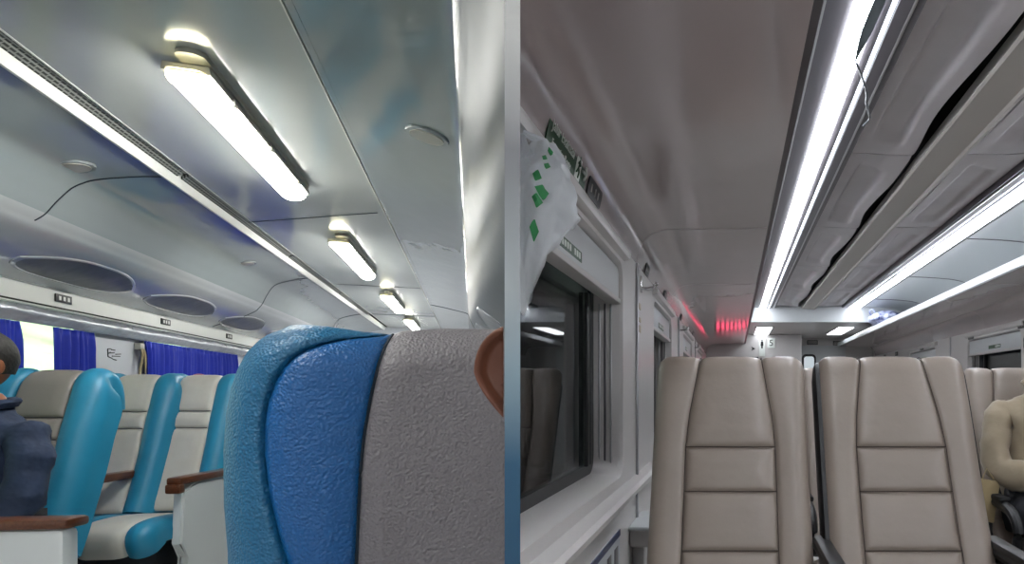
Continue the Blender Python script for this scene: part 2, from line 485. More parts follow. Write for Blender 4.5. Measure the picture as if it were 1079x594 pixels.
# ================================================================ ADDED PARTITION BETWEEN THE TWO COACHES
def along(d, s, z):     # a point d metres ahead of the camera on the partition plane, s metres to the right
    t = Vector((-.3343, 1, 0)).normalized()
    v = t*d+DN*s; return (v.x, v.y, z)
def slab(bm, d0, d1, s0, s1, z0, z1):
    v = [bm.verts.new(along(d, s, z)) for d in (d0, d1) for s in (s0, s1) for z in (z0, z1)]
    for q in ((0, 1, 3, 2), (4, 6, 7, 5), (0, 4, 5, 1), (2, 3, 7, 6), (0, 2, 6, 4), (1, 5, 7, 3)): bm.faces.new([v[i] for i in q])
    return bm
FR = FR_R
struct('wall_added_divider', slab(slab(nb(), .36, 2.2, -.003, .003, FLOOR, 2.2), -6.4, -.12, -.003, .003, FLOOR, 2.2), M['r_wall'])  # invented divider, keeps each coach's lamplight out of the other
struct('trim_1', slab(nb(), .35, .36, -.0037, .0037, FLOOR, 2.2), M['edge'])

# ================================================================ RIGHT COACH  (camera at the origin, coach along +Y)
XC = .88
Y0, Y1 = -6.0, 7.9
def mir(x): return 2*XC-x
EXT_R = CLIPSIDE
rack_prof = [(.150, .742), (.138, .735), (.134, .722), (.136, .708), (.16, .698), (.0, .694), (-.2, .692), (-.29, .69), (-.345, .676), (-.378, .648), (-.402, .605), (-.418, .56), (-.42, .545)]
def seg_struct(name, prof, y0, y1, t, m, clip=None, ny=1):
    return struct(name, sheet(prof, y0, y1, t, ny), m, clip=clip, angle=40)

# underside of the racks: long curved panels with ring joints every 1.45 m
joints = [-6.0, -3.1, -1.6, -.1, 2.83, 4.3, 5.77, 7.24, 8.7, 10.3]
def rack(side):
    label = 'long beige luggage rack shelf above the window wall on the left of the coach' if side < 0 else 'long grey luggage rack shelf with a bright white edge above the far windows'
    t = thing('luggage_rack', label, 'luggage rack')
    pr = [(.15, .698)]+[(x, z) for x, z in rack_prof[4:]]
    pr = smooth_pts([(.16, .698), (0, .690), (-.2, .690), (-.29, .688), (-.345, .674), (-.378, .648), (-.402, .605), (-.42, .545)], 5)
    if side > 0: pr = [(mir(x), z) for x, z in pr]
    js = joints
    for a, b in zip(js, js[1:]):
        bm = sheet(pr, a+.003, b-.003, .012 if side > 0 else -.012, 8)
        obj('underside_panel', bm, M['r_panel'], t, clip=1, angle=50)
    # dark backing behind the joints
    back = offset_line(pr, -.016 if side < 0 else .016)
    obj('backing', sheet(back, js[0], js[-1], -.004 if side < 0 else .004), M['black'], t, clip=1)
    lip = [(.165, .75), (.145, .75), (.134, .742), (.132, .712), (.138, .698), (.158, .692), (.165, .70)]
    if side > 0: lip = [(mir(x), z) for x, z in lip]
    bm = nb(); extr(bm, lip, js[0], js[-1]); obj('front_rail', bm, M['rail_lit'] if side > 0 else M['r_house'], t, clip=1)
    sh = [(.16, .735), (-.42, .745), (-.42, .755), (.16, .747)]
    if side > 0: sh = [(mir(x), z) for x, z in sh]
    bm = nb(); extr(bm, sh, js[0], js[-1]); obj('shelf_top', bm, M['r_light_panel'], t, clip=1)
    return t
rack(-1); rack(1)

# the walls with their windows
ZB, ZT = -.316, .478
wins_l = [(1.0, 2.50), (3.46, 4.43), (5.45, 6.55), (7.5, 8.6)]
def wall_side(side):
    x = -.42 if side < 0 else mir(-.42)
    dx = -.11 if side < 0 else .11
    nm = 'wall_left' if side < 0 else 'wall_right'
    ws = wins_l if side < 0 else [(1.6, 2.7), (3.3, 4.4), (5.05, 6.22), (7.2, 8.3)]
    bm = nb(); ye = Y0
    cuts = []
    for i, (a, b) in enumerate(ws):
        nxt = (ws[i+1][0]+b)/2 if i+1 < len(ws) else b+.3
        prv = (ws[i-1][1]+a)/2 if i else a-.3
        cuts.append((prv, nxt))
    wall_pieces = nb()
    solid_bay(wall_pieces, x, Y0, cuts[0][0], FLOOR, .56, dx)
    solid_bay(wall_pieces, x, cuts[-1][1], 10.6, FLOOR, .56, dx)
    solid_bay(wall_pieces, x, cuts[0][0], cuts[-1][1], FLOOR, -.36, dx)
    for (a, b), (p, q) in zip(ws, cuts):
        wall_bay(wall_pieces, x, p, q, -.36, .56, a, b, ZB, ZT, .07, dx)
    # upper part behind the rack
    solid_bay(wall_pieces, x, Y0, 10.6, .56, 1.2, dx)
    struct(nm, wall_pieces, M['r_wall'], clip=1, angle=30)
    for i, (a, b) in enumerate(ws):
        xs = x+dx*.96
        # gasket ring and pane
        g = nb(); cy, cz = (a+b)/2, (ZB+ZT)/2
        o_ = rrect((b-a)*.97+.02, (ZT-ZB)*.96+.02, .07, 5); i_ = rrect((b-a)*.97-.10, (ZT-ZB)*.96-.07, .06, 5)
        for xa, xb in ((xs, xs+dx*.25),):
            A = [[g.verts.new((xx, cy+p, cz+q)) for p, q in loop] for xx, loop in ((xa, o_), (xa, i_), (xb, i_), (xb, o_))]
            n = len(o_)
            for u in range(4):
                for k in range(n): g.faces.new((A[u][k], A[u][(k+1) % n], A[(u+1) % 4][(k+1) % n], A[(u+1) % 4][k]))
        w = struct('window_%d' % (i+1+(0 if side < 0 else 4)), g, M['rubber'], clip=1)
        bm = bx(min(xs+dx*.05, xs+dx*.13), max(xs+dx*.05, xs+dx*.13), a+.05, b-.05, ZB+.03, ZT-.03)
        obj('pane', bm, M['glass_night'], w, clip=1)
        # dark sliding sash upright inside the opening near its far end
        bm = bx(min(xs-dx*.1, xs+dx*.04), max(xs-dx*.1, xs+dx*.04), b-.17, b-.135, ZB+.05, ZT-.13, .004)
        obj('sash_upright', bm, M['dark'], w, clip=1)
        bm = bx(min(xs-dx*.05, xs+dx*.04), max(xs-dx*.05, xs+dx*.04), b-.10, b-.08, ZB+.05, ZT-.13, .003)
        obj('sash_upright', bm, M['rubber'], w, clip=1)
        for kx in (.35, .55, .74):
            obj('jamb_rib', bx(*sorted((x+dx*kx, x+dx*(kx+.07))), b-.022, b-.004, ZB+.04, ZT-.15, .003), M['r_house'] if kx == .55 else M['alu'], w, clip=1)
        # blind cassette across the top of the opening
        bl = thing('window_blind', '', 'blind')
        xx0, xx1 = sorted((x+dx*.12, x+dx*.75))
        bm = bx(xx0, xx1, a+.025, b-.012, .345, .462, .006); bb = obj('blind_cassette', bm, M['r_light_panel'], bl, clip=1)
        rx = x+dx*.05
        bm = bx(*sorted((rx, x+dx*.5)), a+.025, b-.012, .326, .345, .004); obj('bottom_bar', bm, M['r_wall'], bl, clip=1)
        xl = x+dx*.11
        yc = 1.78 if (i == 0 and side < 0) else (a+b)/2
        bm = bx(*sorted((xl, xl+dx*.02)), yc-.16, yc+.10, .362, .392); lb = obj('sticker', bm, M['green'], bl)
        for k in range(9):
            y = yc-.145+k*.026
            if k == 5: continue
            bm = bx(*sorted((xl-dx*.015, xl+dx*.005)), y, y+.014, .369, .386); obj('sticker_mark', bm, M['sign_white'], lb) if k < 4 or side < 0 else bm.free()
        where = {(-1, 0): 'white roller blind box in the big near window beside the plastic bag', (-1, 1): 'white roller blind box in the second window of the left wall, behind the coat hook',
                 (-1, 2): 'small white roller blind box in the third window along the left wall', (-1, 3): 'farthest white roller blind box on the left wall',
                 (1, 0): 'white blind box in the first window of the right wall, outside the picture edge', (1, 1): 'white blind box in the second window of the right wall, outside the picture edge',
                 (1, 2): 'white blind box in the window above the person in the tan jacket', (1, 3): 'white blind box in the far right wall window, left of the person in tan'}
        bl['label'] = where[(side, i)]
        # rain rail above the opening: rounded white moulding
        pr = [(x-dx*.0, .535), (x-dx*.22, .528), (x-dx*.25, .515), (x-dx*.2, .500), (x, .492)]
        bm = nb(); extr(bm, pr, a-.06, b+.02)
        struct('trim_%d' % (2+i+(0 if side < 0 else 4)), bm, M['r_wall'], clip=1)
    # sill moulding
    pr = [(x, -.352), (x-dx*.35, -.362), (x-dx*.45, -.375), (x-dx*.40, -.395), (x, -.41)]
    bm = nb(); extr(bm, pr, Y0, 10.5); struct('baseboard_left' if side < 0 else 'baseboard_right', bm, M['r_wall'], clip=1)
    # upright joint covers on the pillars
    for i, y in enumerate((2.83, 4.95, 7.05) if side < 0 else (2.95, 4.72, 6.7)):
        bm = bx(*sorted((x, x-dx*.10)), y-.012, y+.012, FLOOR, .545, .003); struct('trim_%d' % (12+i+(0 if side < 0 else 3)), bm, M['alu'], clip=1)
wall_side(-1); wall_side(1)

struct('floor', bx(-.6, 2.4, Y0, 10.6, FLOOR-.05, FLOOR), M['carpet'], clip=1, smooth=False)
# roof shell
roof = [(-.42, .70), (-.43, .80), (-.36, .90), (-.2, .965), (.0, .99), (.235, 1.0)]
roof = smooth_pts(roof, 4)
bm = sheet(roof, Y0, 10.6, .03)
struct('ceiling', bm, M['r_light_panel'], clip=1)
bm = sheet([(mir(x), z) for x, z in roof], Y0, 10.6, -.03)
struct('ceiling', bm, M['r_light_panel'], clip=1)
struct('ceiling', bx(-.6, 2.4, Y0, 10.7, 1.13, 1.2), M['black'], clip=1, smooth=False)
struct('wall_back', bx(-.6, 2.4, Y0-.05, Y0, FLOOR, 1.2), M['r_wall'], clip=1, smooth=False)
struct('wall_light_blocker', bx(-.95, -.85, 1.9, 14, FLOOR-.3, 2.4), M['black'], smooth=False, clip=1)  # added black wall: stops the sun and keeps the left windows dark
struct('wall_light_blocker', bx(3.1, 3.2, -2, 14, FLOOR-.3, 2.4), M['black'], smooth=False)  # matching added blocker that darkens the right windows

for k, y in enumerate((2.9, 4.35, 5.8, 7.2)):
    for sd in (-1, 1):
        pts = [((x if sd < 0 else mir(x)), y, z-.002) for x, z in roof]
        bm = nb(); tube(bm, pts, .0035, 4); struct('trim_%d' % (50+2*k+(sd > 0)), bm, M['r_house'], clip=1)
# light housings and strips
def strip(side, y0, y1, label):
    f = (lambda x: x) if side < 0 else mir
    t = thing('ceiling_light', label, 'ceiling light', group=None)
    hp = [(.235, 1.015), (.235, .998), (.285, .985), (.302, .985), (.302, .999), (.372, .999), (.372, .985), (.398, .985), (.402, .993), (.414, .993), (.418, .985), (.455, .985), (.465, .992), (.485, .985), (.49, 1.0), (.49, 1.03), (.235, 1.03)]
    bm = nb(); extr(bm, [(f(x), z) for x, z in hp], y0, y1); obj('housing', bm, M['r_house'], t, angle=25)
    a, b = sorted((f(.3025), f(.3665)))
    for ya, yb in ((y0, 2.83), (2.836, y1)) if -2 < y0 < 2 else ((y0, (y0+y1)/2-.003), ((y0+y1)/2+.003, y1)):
        bm = bx(a, b, ya, yb, .966, 1.0, .010); obj('diffuser', bm, M['led_r'], t)
    a, b = sorted((f(.4025), f(.4135))); bm = bx(a, b, y0, y1, .9885, .995); obj('glint_line', bm, M['trim_glint'], t)  # glowing line in place of the trim's reflection
    a, b = sorted((f(.455), f(.4655)))
    bm = bx(a, b, y0, y1, .984, .995, .003); obj('trim_bead', bm, M['alu'], t)
    bm = bx(*sorted((f(.372), f(.398))), y0, y1, .9835, .986, .001); obj('reflector_edge', bm, M['r_house'], t)
    return t
strip(-1, -1.5, 5.6, 'bright white strip light running above the two beige seats, near length')
strip(-1, -5.9, -1.503, 'bright white strip light behind the camera, left line')
strip(1, -5.9, -1.503, 'bright white strip light behind the camera, right line')
strip(-1, 5.603, 7.88, 'far end of the bright white strip light nearer the left windows')
strip(1, -1.5, 5.6, 'bright white strip light over the far side of the aisle, near length')
strip(1, 5.603, 7.88, 'far end of the bright white strip light over the aisle seats on the right')

# embossed hanging ceiling panels between the strips
def panel_mesh(xa, xb, y0, y1, dip_a, dip_b):
    bm = nb(); nx, ny = 28, 34; g = []
    for i in range(ny+1):
        y = y0+(y1-y0)*i/ny; r = []
        for j in range(nx+1):
            u = j/nx; v = i/ny; ea = xa+(.008*math.sin(PI*v)**2 if dip_a > dip_b else 0); eb = xb-(.034*math.sin(PI*v**1.5)**2 if dip_b > dip_a else 0); x = ea+(eb-ea)*u
            z = 1.015-(dip_a*(1-u)+dip_b*u)*(.35+.65*math.sin(PI*v)**.5 if dip_a+dip_b > 0 else 1)
            # embossed field with pointed ends
            m = min((u-.22)/.08, (.78-u)/.12, (v-.10-.12*abs(u-.3))/.04, (.90-v-.10*abs(u-.6))/.04)
            m = max(0, min(1, m)); m = m*m*(3-2*m)
            z += .030*m*(1-.4*u)+.006*math.sin(PI*v)
            z += .004*noise.noise(Vector((x*9, y*4, xa)))
            r.append(bm.verts.new((x, y, z)))
        g.append(r)
    top = [[bm.verts.new((v.co.x, v.co.y, v.co.z+.008)) for v in r] for r in g]
    for i in range(ny):
        for j in range(nx):
            bm.faces.new((g[i][j], g[i][j+1], g[i+1][j+1], g[i+1][j])); bm.faces.new((top[i][j], top[i+1][j], top[i+1][j+1], top[i][j+1]))
    for i in range(ny):
        for j in (0, nx): bm.faces.new((g[i][j], g[i+1][j], top[i+1][j], top[i][j]))
    for j in range(nx):
        for i in (0, ny): bm.faces.new((g[i][j], g[i][j+1], top[i][j+1], top[i][j]))
    return bm
pj = [-5.9, -4.4, -2.9, -1.4, .05, 1.5, 2.83, 4.1, 5.36, 6.62, 7.88]
pos_w = ['fourth behind the camera', 'third behind the camera', 'second behind the camera', 'first behind the camera', 'nearest overhead', 'second', 'third', 'fourth', 'fifth', 'farthest']
for i, (a, b) in enumerate(zip(pj, pj[1:])):
    for sd in (-1, 1):
        if sd < 0: bm = panel_mesh(.497, .755, a+.005, b-.005, .0, .034)
        else: bm = panel_mesh(mir(.755)-.02, mir(.497), a+.005, b-.005, .02, .008)
        o = obj('ceiling_panel', bm, M['r_ceil'], None, angle=60)
        tag(o, 'grey embossed ceiling panel %s of the centre bar, %s' % ('left' if sd < 0 else 'right', pos_w[i]+' in its row'), 'ceiling panel', 'embossed ceiling panels beside the centre bar')
bm = nb(); extr(bm, [(.79, .985), (.80, .978), (.925, .972), (.935, .964), (.95, .966), (.957, .98), (.957, 1.02), (.79, 1.02)], -5.9, 7.88)
struct('trim_20', bm, M['r_bar'], angle=30)

# bulkhead beam, vestibule ceiling and end partition
bm = nb(); extr(bm, [(-.42, .82), (2.18, .82), (2.18, 1.13), (-.42, 1.13)], 7.89, 7.99); struct('trim_21', bm, M['r_light_panel'])
bm = bx(-.42, 2.18, 7.99, 10.5, .835, .86); struct('ceiling', bm, M['r_wall'], smooth=False)
struct('wall_end', bx(-.42, 2.18, 10.5, 10.6, FLOOR, 1.1), M['r_wall'], smooth=False)
for xa, lab in ((.39, 'small square ceiling light past the beam above the number sign'), (1.45, 'small bright ceiling light past the beam, nearer the right rack')):
    t = thing('vestibule_light', lab, 'ceiling light', (xa, 9.15, .835))
    obj('light_frame', bx(-.13, .13, -.56, .56, -.008, 0, .003), M['r_wall'], t)
    obj('diffuser', bx(-.10, .10, -.53, .53, -.014, -.0075, .003), M['led_far'], t)
# toilet cabin block with its signs
struct('wall_cabin', bx(-.415, .98, 9.7, 10.48, FLOOR, .83, .01), M['r_wall'], smooth=False)
t = thing('number_sign', 'white square sign with the number 5 on the far cabin wall', 'sign', (.535, 9.695, .70))
obj('plate', bx(-.055, .055, -.01, 0, -.07, .07, .004), M['sign_white'], t)
text('numeral', '5', .13, M['dark'], t, basis((0, -.0115, 0), (1, 0, 0), (0, 0, 1), (0, -1, 0)))
t = thing('restroom_sign', 'white toilet sign with a dark standing figure beside the number 5 sign', 'sign', (.40, 9.695, .66))
obj('plate', bx(-.045, .045, -.01, 0, -.15, .11, .004), M['sign_white'], t)
bm = nb(); ellipsoid(bm, (0, -.013, .085), (.013, .004, .013), 10, 8); box(bm, -.02, .02, -.016, -.009, .0, .068, .005); box(bm, -.012, .012, -.016, -.009, -.035, .0, .003)
obj('figure', bm, M['dark'], t)
t = thing('arrow_sign', 'tiny dark arrow mark on the far cabin wall left of the toilet sign', 'sign', (.275, 9.695, .62))
bm = prism([(-.03, -.03), (.03, 0), (-.03, .03), (-.015, 0)], .006); obj('arrow', bm, M['dark'], t, matrix=basis((0, 0, 0), (1, 0, 0), (0, 0, 1), (0, -1, 0)))
# red running text display
t = thing('led_display', 'red dot matrix display box on the far cabin wall, seen mostly as its pink reflection', 'display', (.05, 9.68, .43))
obj('case', bx(-.34, .30, -.05, 0, -.07, .07, .008), M['dark'], t)
for k in range(9): obj('lit_character', bx(-.31+k*.067, -.31+k*.067+.044, -.054, -.049, -.045, .045), M['red_led'], t)
# door in the end partition
bm = bx(1.05, 1.75, 10.46, 10.5, FLOOR, .72, .01); d = struct('door_1', bm, M['r_light_panel'])
bm = prism(rrect(.22, .62, .06), .02); obj('door_window_frame', bm, M['dark'], d, matrix=basis((1.17, 10.458, .27), (1, 0, 0), (0, 0, 1), (0, -1, 0)))
bm = prism(rrect(.16, .55, .04), .006); obj('pane', bm, mat('door_pane_lit', 'c8d4d8', .1, emis=('dfe8ee', .35)), d, matrix=basis((1.17, 10.437, .27), (1, 0, 0), (0, 0, 1), (0, -1, 0)))
for x, z, w, lab in ((1.23, .77, .17, 'small dark vent plate high on the far end wall, left'), (1.62, .76, .13, 'small dark vent plate high on the far end wall, right')):
    t = thing('vent_plate', lab, 'vent', (x, 10.5, z))
    obj('plate', bx(-w/2, w/2, -.012, 0, -.035, .035, .004), M['dark'], t)
    for k in range(3): obj('slat', bx(-w/2+.01, w/2-.01, -.018, -.011, -.022+k*.018, -.015+k*.018), M['r_bar'], t)

# evacuation sign on the cove
def cove(y, z, up=0):
    pass
t = thing('evacuation_sign', 'dark green evacuation route sign with arrow above the near window', 'sign')
ex = Vector((0, 1, 0)); ey = Vector((.20, 0, 1)).normalized(); ez = ex.cross(ey)
c0 = Vector((-.4095, 1.635, .588)); bs = basis(c0, ex, ey, ez)
s_ = obj('sign_board', prism([(-.180, -.045), (.185, -.045), (.185, .042), (-.180, .042)], .003), M['green'], t, matrix=bs)
bs2 = bs @ Matrix.Translation((0, 0, .0038))
text('heading', 'Jalur Evakuasi', .037, M['sign_white'], s_, Matrix.Translation((-.055, .010, .0038)))
text('subheading', 'Evacuation Route', .024, M['sign_white'], s_, Matrix.Translation((-.055, -.026, .0038)))
pic = obj('exit_pictogram', bx(.072, .122, -.036, .034, .0032, .0042), M['sign_white'], s_)
bm = nb(); ellipsoid(bm, (.100, .022, .0046), (.006, .006, .001), 8, 6)
for p in (((.098, .014), (.094, -.006)), ((.094, -.006), (.104, -.016)), ((.104, -.016), (.100, -.030)), ((.094, -.006), (.084, -.018)), ((.084, -.018), (.078, -.020)), ((.098, .012), (.086, .004)), ((.098, .012), (.108, .002))):
    tube(bm, [(p[0][0], p[0][1], .0046), (p[1][0], p[1][1], .0046)], .0028, 6)
obj('running_figure', bm, M['green'], s_)
bm = nb()
for p in (((.138, .0), (.178, .0)), ((.178, .0), (.162, .018)), ((.178, .0), (.162, -.018))): tube(bm, [(p[0][0], p[0][1], .0045), (p[1][0], p[1][1], .0045)], .0035, 6)
obj('arrow', bm, M['sign_white'], s_)
# dark seat number plates along the cove
def plate(x, y, z, w, h, ey, label, side=-1, group='small dark seat number plates above the windows'):
    exx = Vector((0, 1 if side < 0 else -1, 0)); n = exx.cross(ey)
    t = thing('seat_number_plate', label, 'sign', group=group)
    p = obj('plate', prism(rrect(w, h, .006), .005, bev=.001), M['dark'], t, matrix=basis(Vector((x, y, z)), exx, ey, n))
    for k in (-.28, 0, .22): obj('numeral_mark', bx(k*w-.004, k*w+.006, -h*.22, h*.22, .0045, .0058), M['r_bar'], p)
plate(-.4105, 1.935, .578, .17, .05, Vector((.20, 0, 1)).normalized(), 'dark number plate directly right of the green evacuation sign')
for i, (y, w, lab) in enumerate(((3.12, .12, 'dark number plate on the cove right of the chrome coat hook'), (3.93, .12, 'dark number plate above the second left window'), (5.1, .12, 'dark number plate above the third left window'), (6.6, .12, 'farthest dark number plate on the left cove'))):
    plate(-.4125, y, .570, w, .045, Vector((.15, 0, 1)).normalized(), lab)
for i, (y, lab) in enumerate(((5.02, 'dark number plate above the right window nearest the picture edge'), (6.1, 'dark number plate left of the right window joint'), (7.7, 'dark number plate above the far right window'), (8.9, 'small dark number plate far along the right cove'), (9.6, 'farthest small dark number plate on the right cove'))):
    plate(mir(-.4125), y, .50 if i < 9 else .57, .13, .05, Vector((0, 0, 1)), lab, side=1)

# coat hooks
def hook(y, z, label):
    t = thing('coat_hook', label, 'hook', (-.42, y, z), group=None)
    obj('back_plate', bx(0, .006, -.014, .014, -.03, .045, .003), M['chrome'], t)
    bm = nb(); tube(bm, [(0, 0, -.012), (.03, 0, -.014), (.06, 0, -.008), (.066, 0, .004)], .009, 10); obj('arm', bm, M['chrome'], t)
    bm = nb(); ellipsoid(bm, (.066, 0, .006), (.012, .014, .012), 12, 8); obj('knob', bm, M['chrome'], t)
hook(2.97, .47, 'chrome coat hook on the pillar right of the near window')
hook(5.0, .47, 'chrome coat hook on the second pillar of the left wall')
hook(7.0, .47, 'smallest chrome coat hook, on the third pillar of the left wall')

# old tape marks on pillar
t = thing('tape_scrap', 'yellowed strips of old tape on the pillar below the chrome coat hook', 'tape', (-.42, 2.93, .36))
for z, h in ((0, .028), (-.055, .02), (-.10, .03)): obj('tape_strip', bx(0, .003, -.02, .03, z, z+h, .001), mat('yellow_tape', 'b5a98c', .5) if z == 0 else bpy.data.materials['yellow_tape'], t)

# sticker below the sill
t = thing('instruction_sticker', 'white notice sticker with a dark blue top bar below the near window', 'sticker', (-.42, 2.15, -.50))
obj('sheet', bx(0, .004, -.30, .26, -.20, 0, .001), M['paper'], t)
obj('blue_bar', bx(.003, .006, -.30, .26, -.022, 0), M['blue_sticker'], t)
for k in range(4): obj('pictogram_box', bx(.003, .0055, -.24+k*.13, -.17+k*.13, -.12, -.05, .001), M['r_house'], t)

# small fold table on the wall behind the left seat
t = thing('side_table', 'small pale grey fold-down side table on the wall beside the left seat', 'table', (-.42, 2.78, -.535))
obj('table_top', bx(0, .125, -.16, .20, -.018, 0, .008), M['r_light_panel'], t)
obj('apron', bx(0, .10, -.13, .17, -.09, -.019, .01), M['r_wall'], t)
obj('bracket', bx(0, .05, -.05, .08, -.30, -.09, .012), M['r_wall'], t)
obj('latch', bx(.095, .112, -.04, .05, -.075, -.045, .004), M['dark'], t)

# plastic carrier bag hanging at the window
t = thing('plastic_bag', 'crumpled white carrier bag with green print hanging at the near window', 'bag', (-.365, 1.285, .480))
bm = nb(); rows = []; NU, NV = 72, 46
def bagpt(u, v):
    a = 2*PI*u
    z = -.01-.225*v
    wy = interp([(0, .02), (.12, .032), (.3, .095), (.5, .138), (.7, .148), (.88, .135), (1, .11)], v)
    wx = interp([(0, .02), (.2, .045), (.6, .055), (.9, .035), (1, .012)], v)
    k = 1+.10*math.sin(5*a+3*v)+.06*math.sin(11*a-6*v)*v
    n = noise.noise(Vector((math.cos(a)*1.6, math.sin(a)*1.6, v*5)))*.25+noise.noise(Vector((math.cos(a)*4, math.sin(a)*4, v*12)))*.1
    y = math.cos(a)*wy*(k+n*.5); x = math.sin(a)*wx*(k+n)
    z += .06*max(0, v-.6)/.4*math.cos(a+2.6)*(-1) + .012*math.sin(7*a)*v
    z -= .05*v*v*(-math.cos(a))*.9
    return (x, y-.02, z)
for j in range(NV+1): rows.append([bm.verts.new(bagpt(i/NU, j/NV)) for i in range(NU)])
for j in range(NV):
    for i in range(NU): bm.faces.new((rows[j][i], rows[j][(i+1) % NU], rows[j+1][(i+1) % NU], rows[j+1][i]))
bm.faces.new(rows[-1])
bag = obj('bag_body', bm, M['bag'], t, angle=180, clip=1)
bm = nb()
for s in (-1, 1): tube(bm, [(s*.012-.05, -.02, .012), (s*.018-.02, -.02+s*.012, -.002), (s*.02, -.02+s*.03, -.04), (s*.03, -.02+s*.05, -.08)], .006, 6, .016)
obj('handle', bm, M['bag'], t, clip=1)
bm = nb()
def leaf(u, v, s):     # printed leaf patch following the bag's skin
    o = [bagpt(u+s*.055*math.cos(q)*(1-.75*abs(math.sin(q))), v+s*.5*math.sin(q)*.25) for q in [2*PI*k/10 for k in range(10)]]
    c = bagpt(u, v)
    cen = Vector((0, -.02, c[2]))
    vs = []
    for p in o:
        p = Vector(p); d = (p-Vector((0, -.02, p.z))); p = p+d.normalized()*.003; vs.append(bm.verts.new(p))
    cv = Vector(c); d = cv-cen; cv = cv+d.normalized()*.0045; cc = bm.verts.new(cv)
    for k in range(10): bm.faces.new((vs[k], vs[(k+1) % 10], cc))
k_ = 0
for u, v, s in ((.40, .10, .35), (.43, .2, .3), (.40, .27, .3), (.43, .40, .4), (.40, .50, .5), (.42, .58, .35), (.03, .62, .5), (.06, .68, .35), (.42, .72, .4)):
    bm = nb(); leaf(u, v, s); obj('leaf_print', bm, M['bag_print'], t)

# frayed strap hanging from the strip light
t = thing('hanging_tape', 'torn grey tape with a thin wire hanging from the near strip light', 'tape', (.325, 1.62, .97))
bm = nb(); P = []
for k in range(12):
    v = k/11; y = -.30+.55*v; w = .013*(1-v)/.25+.002 if v > .75 else .015
    c = Vector((.03+.004*math.sin(v*5)-.012*v, y, -.012-.035*v))
    P.append((bm.verts.new(c+Vector((-w, 0, 0))), bm.verts.new(c+Vector((w, 0, .003))), bm.verts.new(c+Vector((w, 0, .006))), bm.verts.new(c+Vector((-w, 0, .003)))))
for a, b in zip(P, P[1:]):
    for k in range(4): bm.faces.new((a[k], a[(k+1) % 4], b[(k+1) % 4], b[k]))
bm.faces.new(P[0]); bm.faces.new(P[-1])
obj('tape', bm, mat('dull_grey_tape', '6f7a80', .6), t)
bm = nb(); tube(bm, smooth_pts([(.018, .25, -.047), (.05, .33, -.05), (.08, .42, -.052), (.10, .52, -.045), (.135, .64, -.04), (.128, .72, -.035)], 5), .0036, 6)
tube(bm, [(.10, .52, -.045), (.118, .57, -.044), (.133, .64, -.042)], .005, 6, .001)
obj('wire', bm, M['shell'], t)

# blue patterned bag on the right rack
t = thing('travel_bag', 'blue and white patterned travel bag lying on the far right luggage rack', 'bag', (1.72, 7.6, .755))
bm = nb(); ellipsoid(bm, (0, 0, .07), (.17, .34, .085), 28, 18, lambda d: 1+.10*noise.noise(d*3)+.05*noise.noise(d*9)); obj('bag_body', bm, M['navy_bag'], t)
bm = nb(); tube(bm, smooth_pts([(-.13, -.12, .12), (-.16, -.10, .165), (-.16, .08, .165), (-.13, .12, .12)], 4), .009, 6); obj('handle', bm, M['navy_bag'], t)

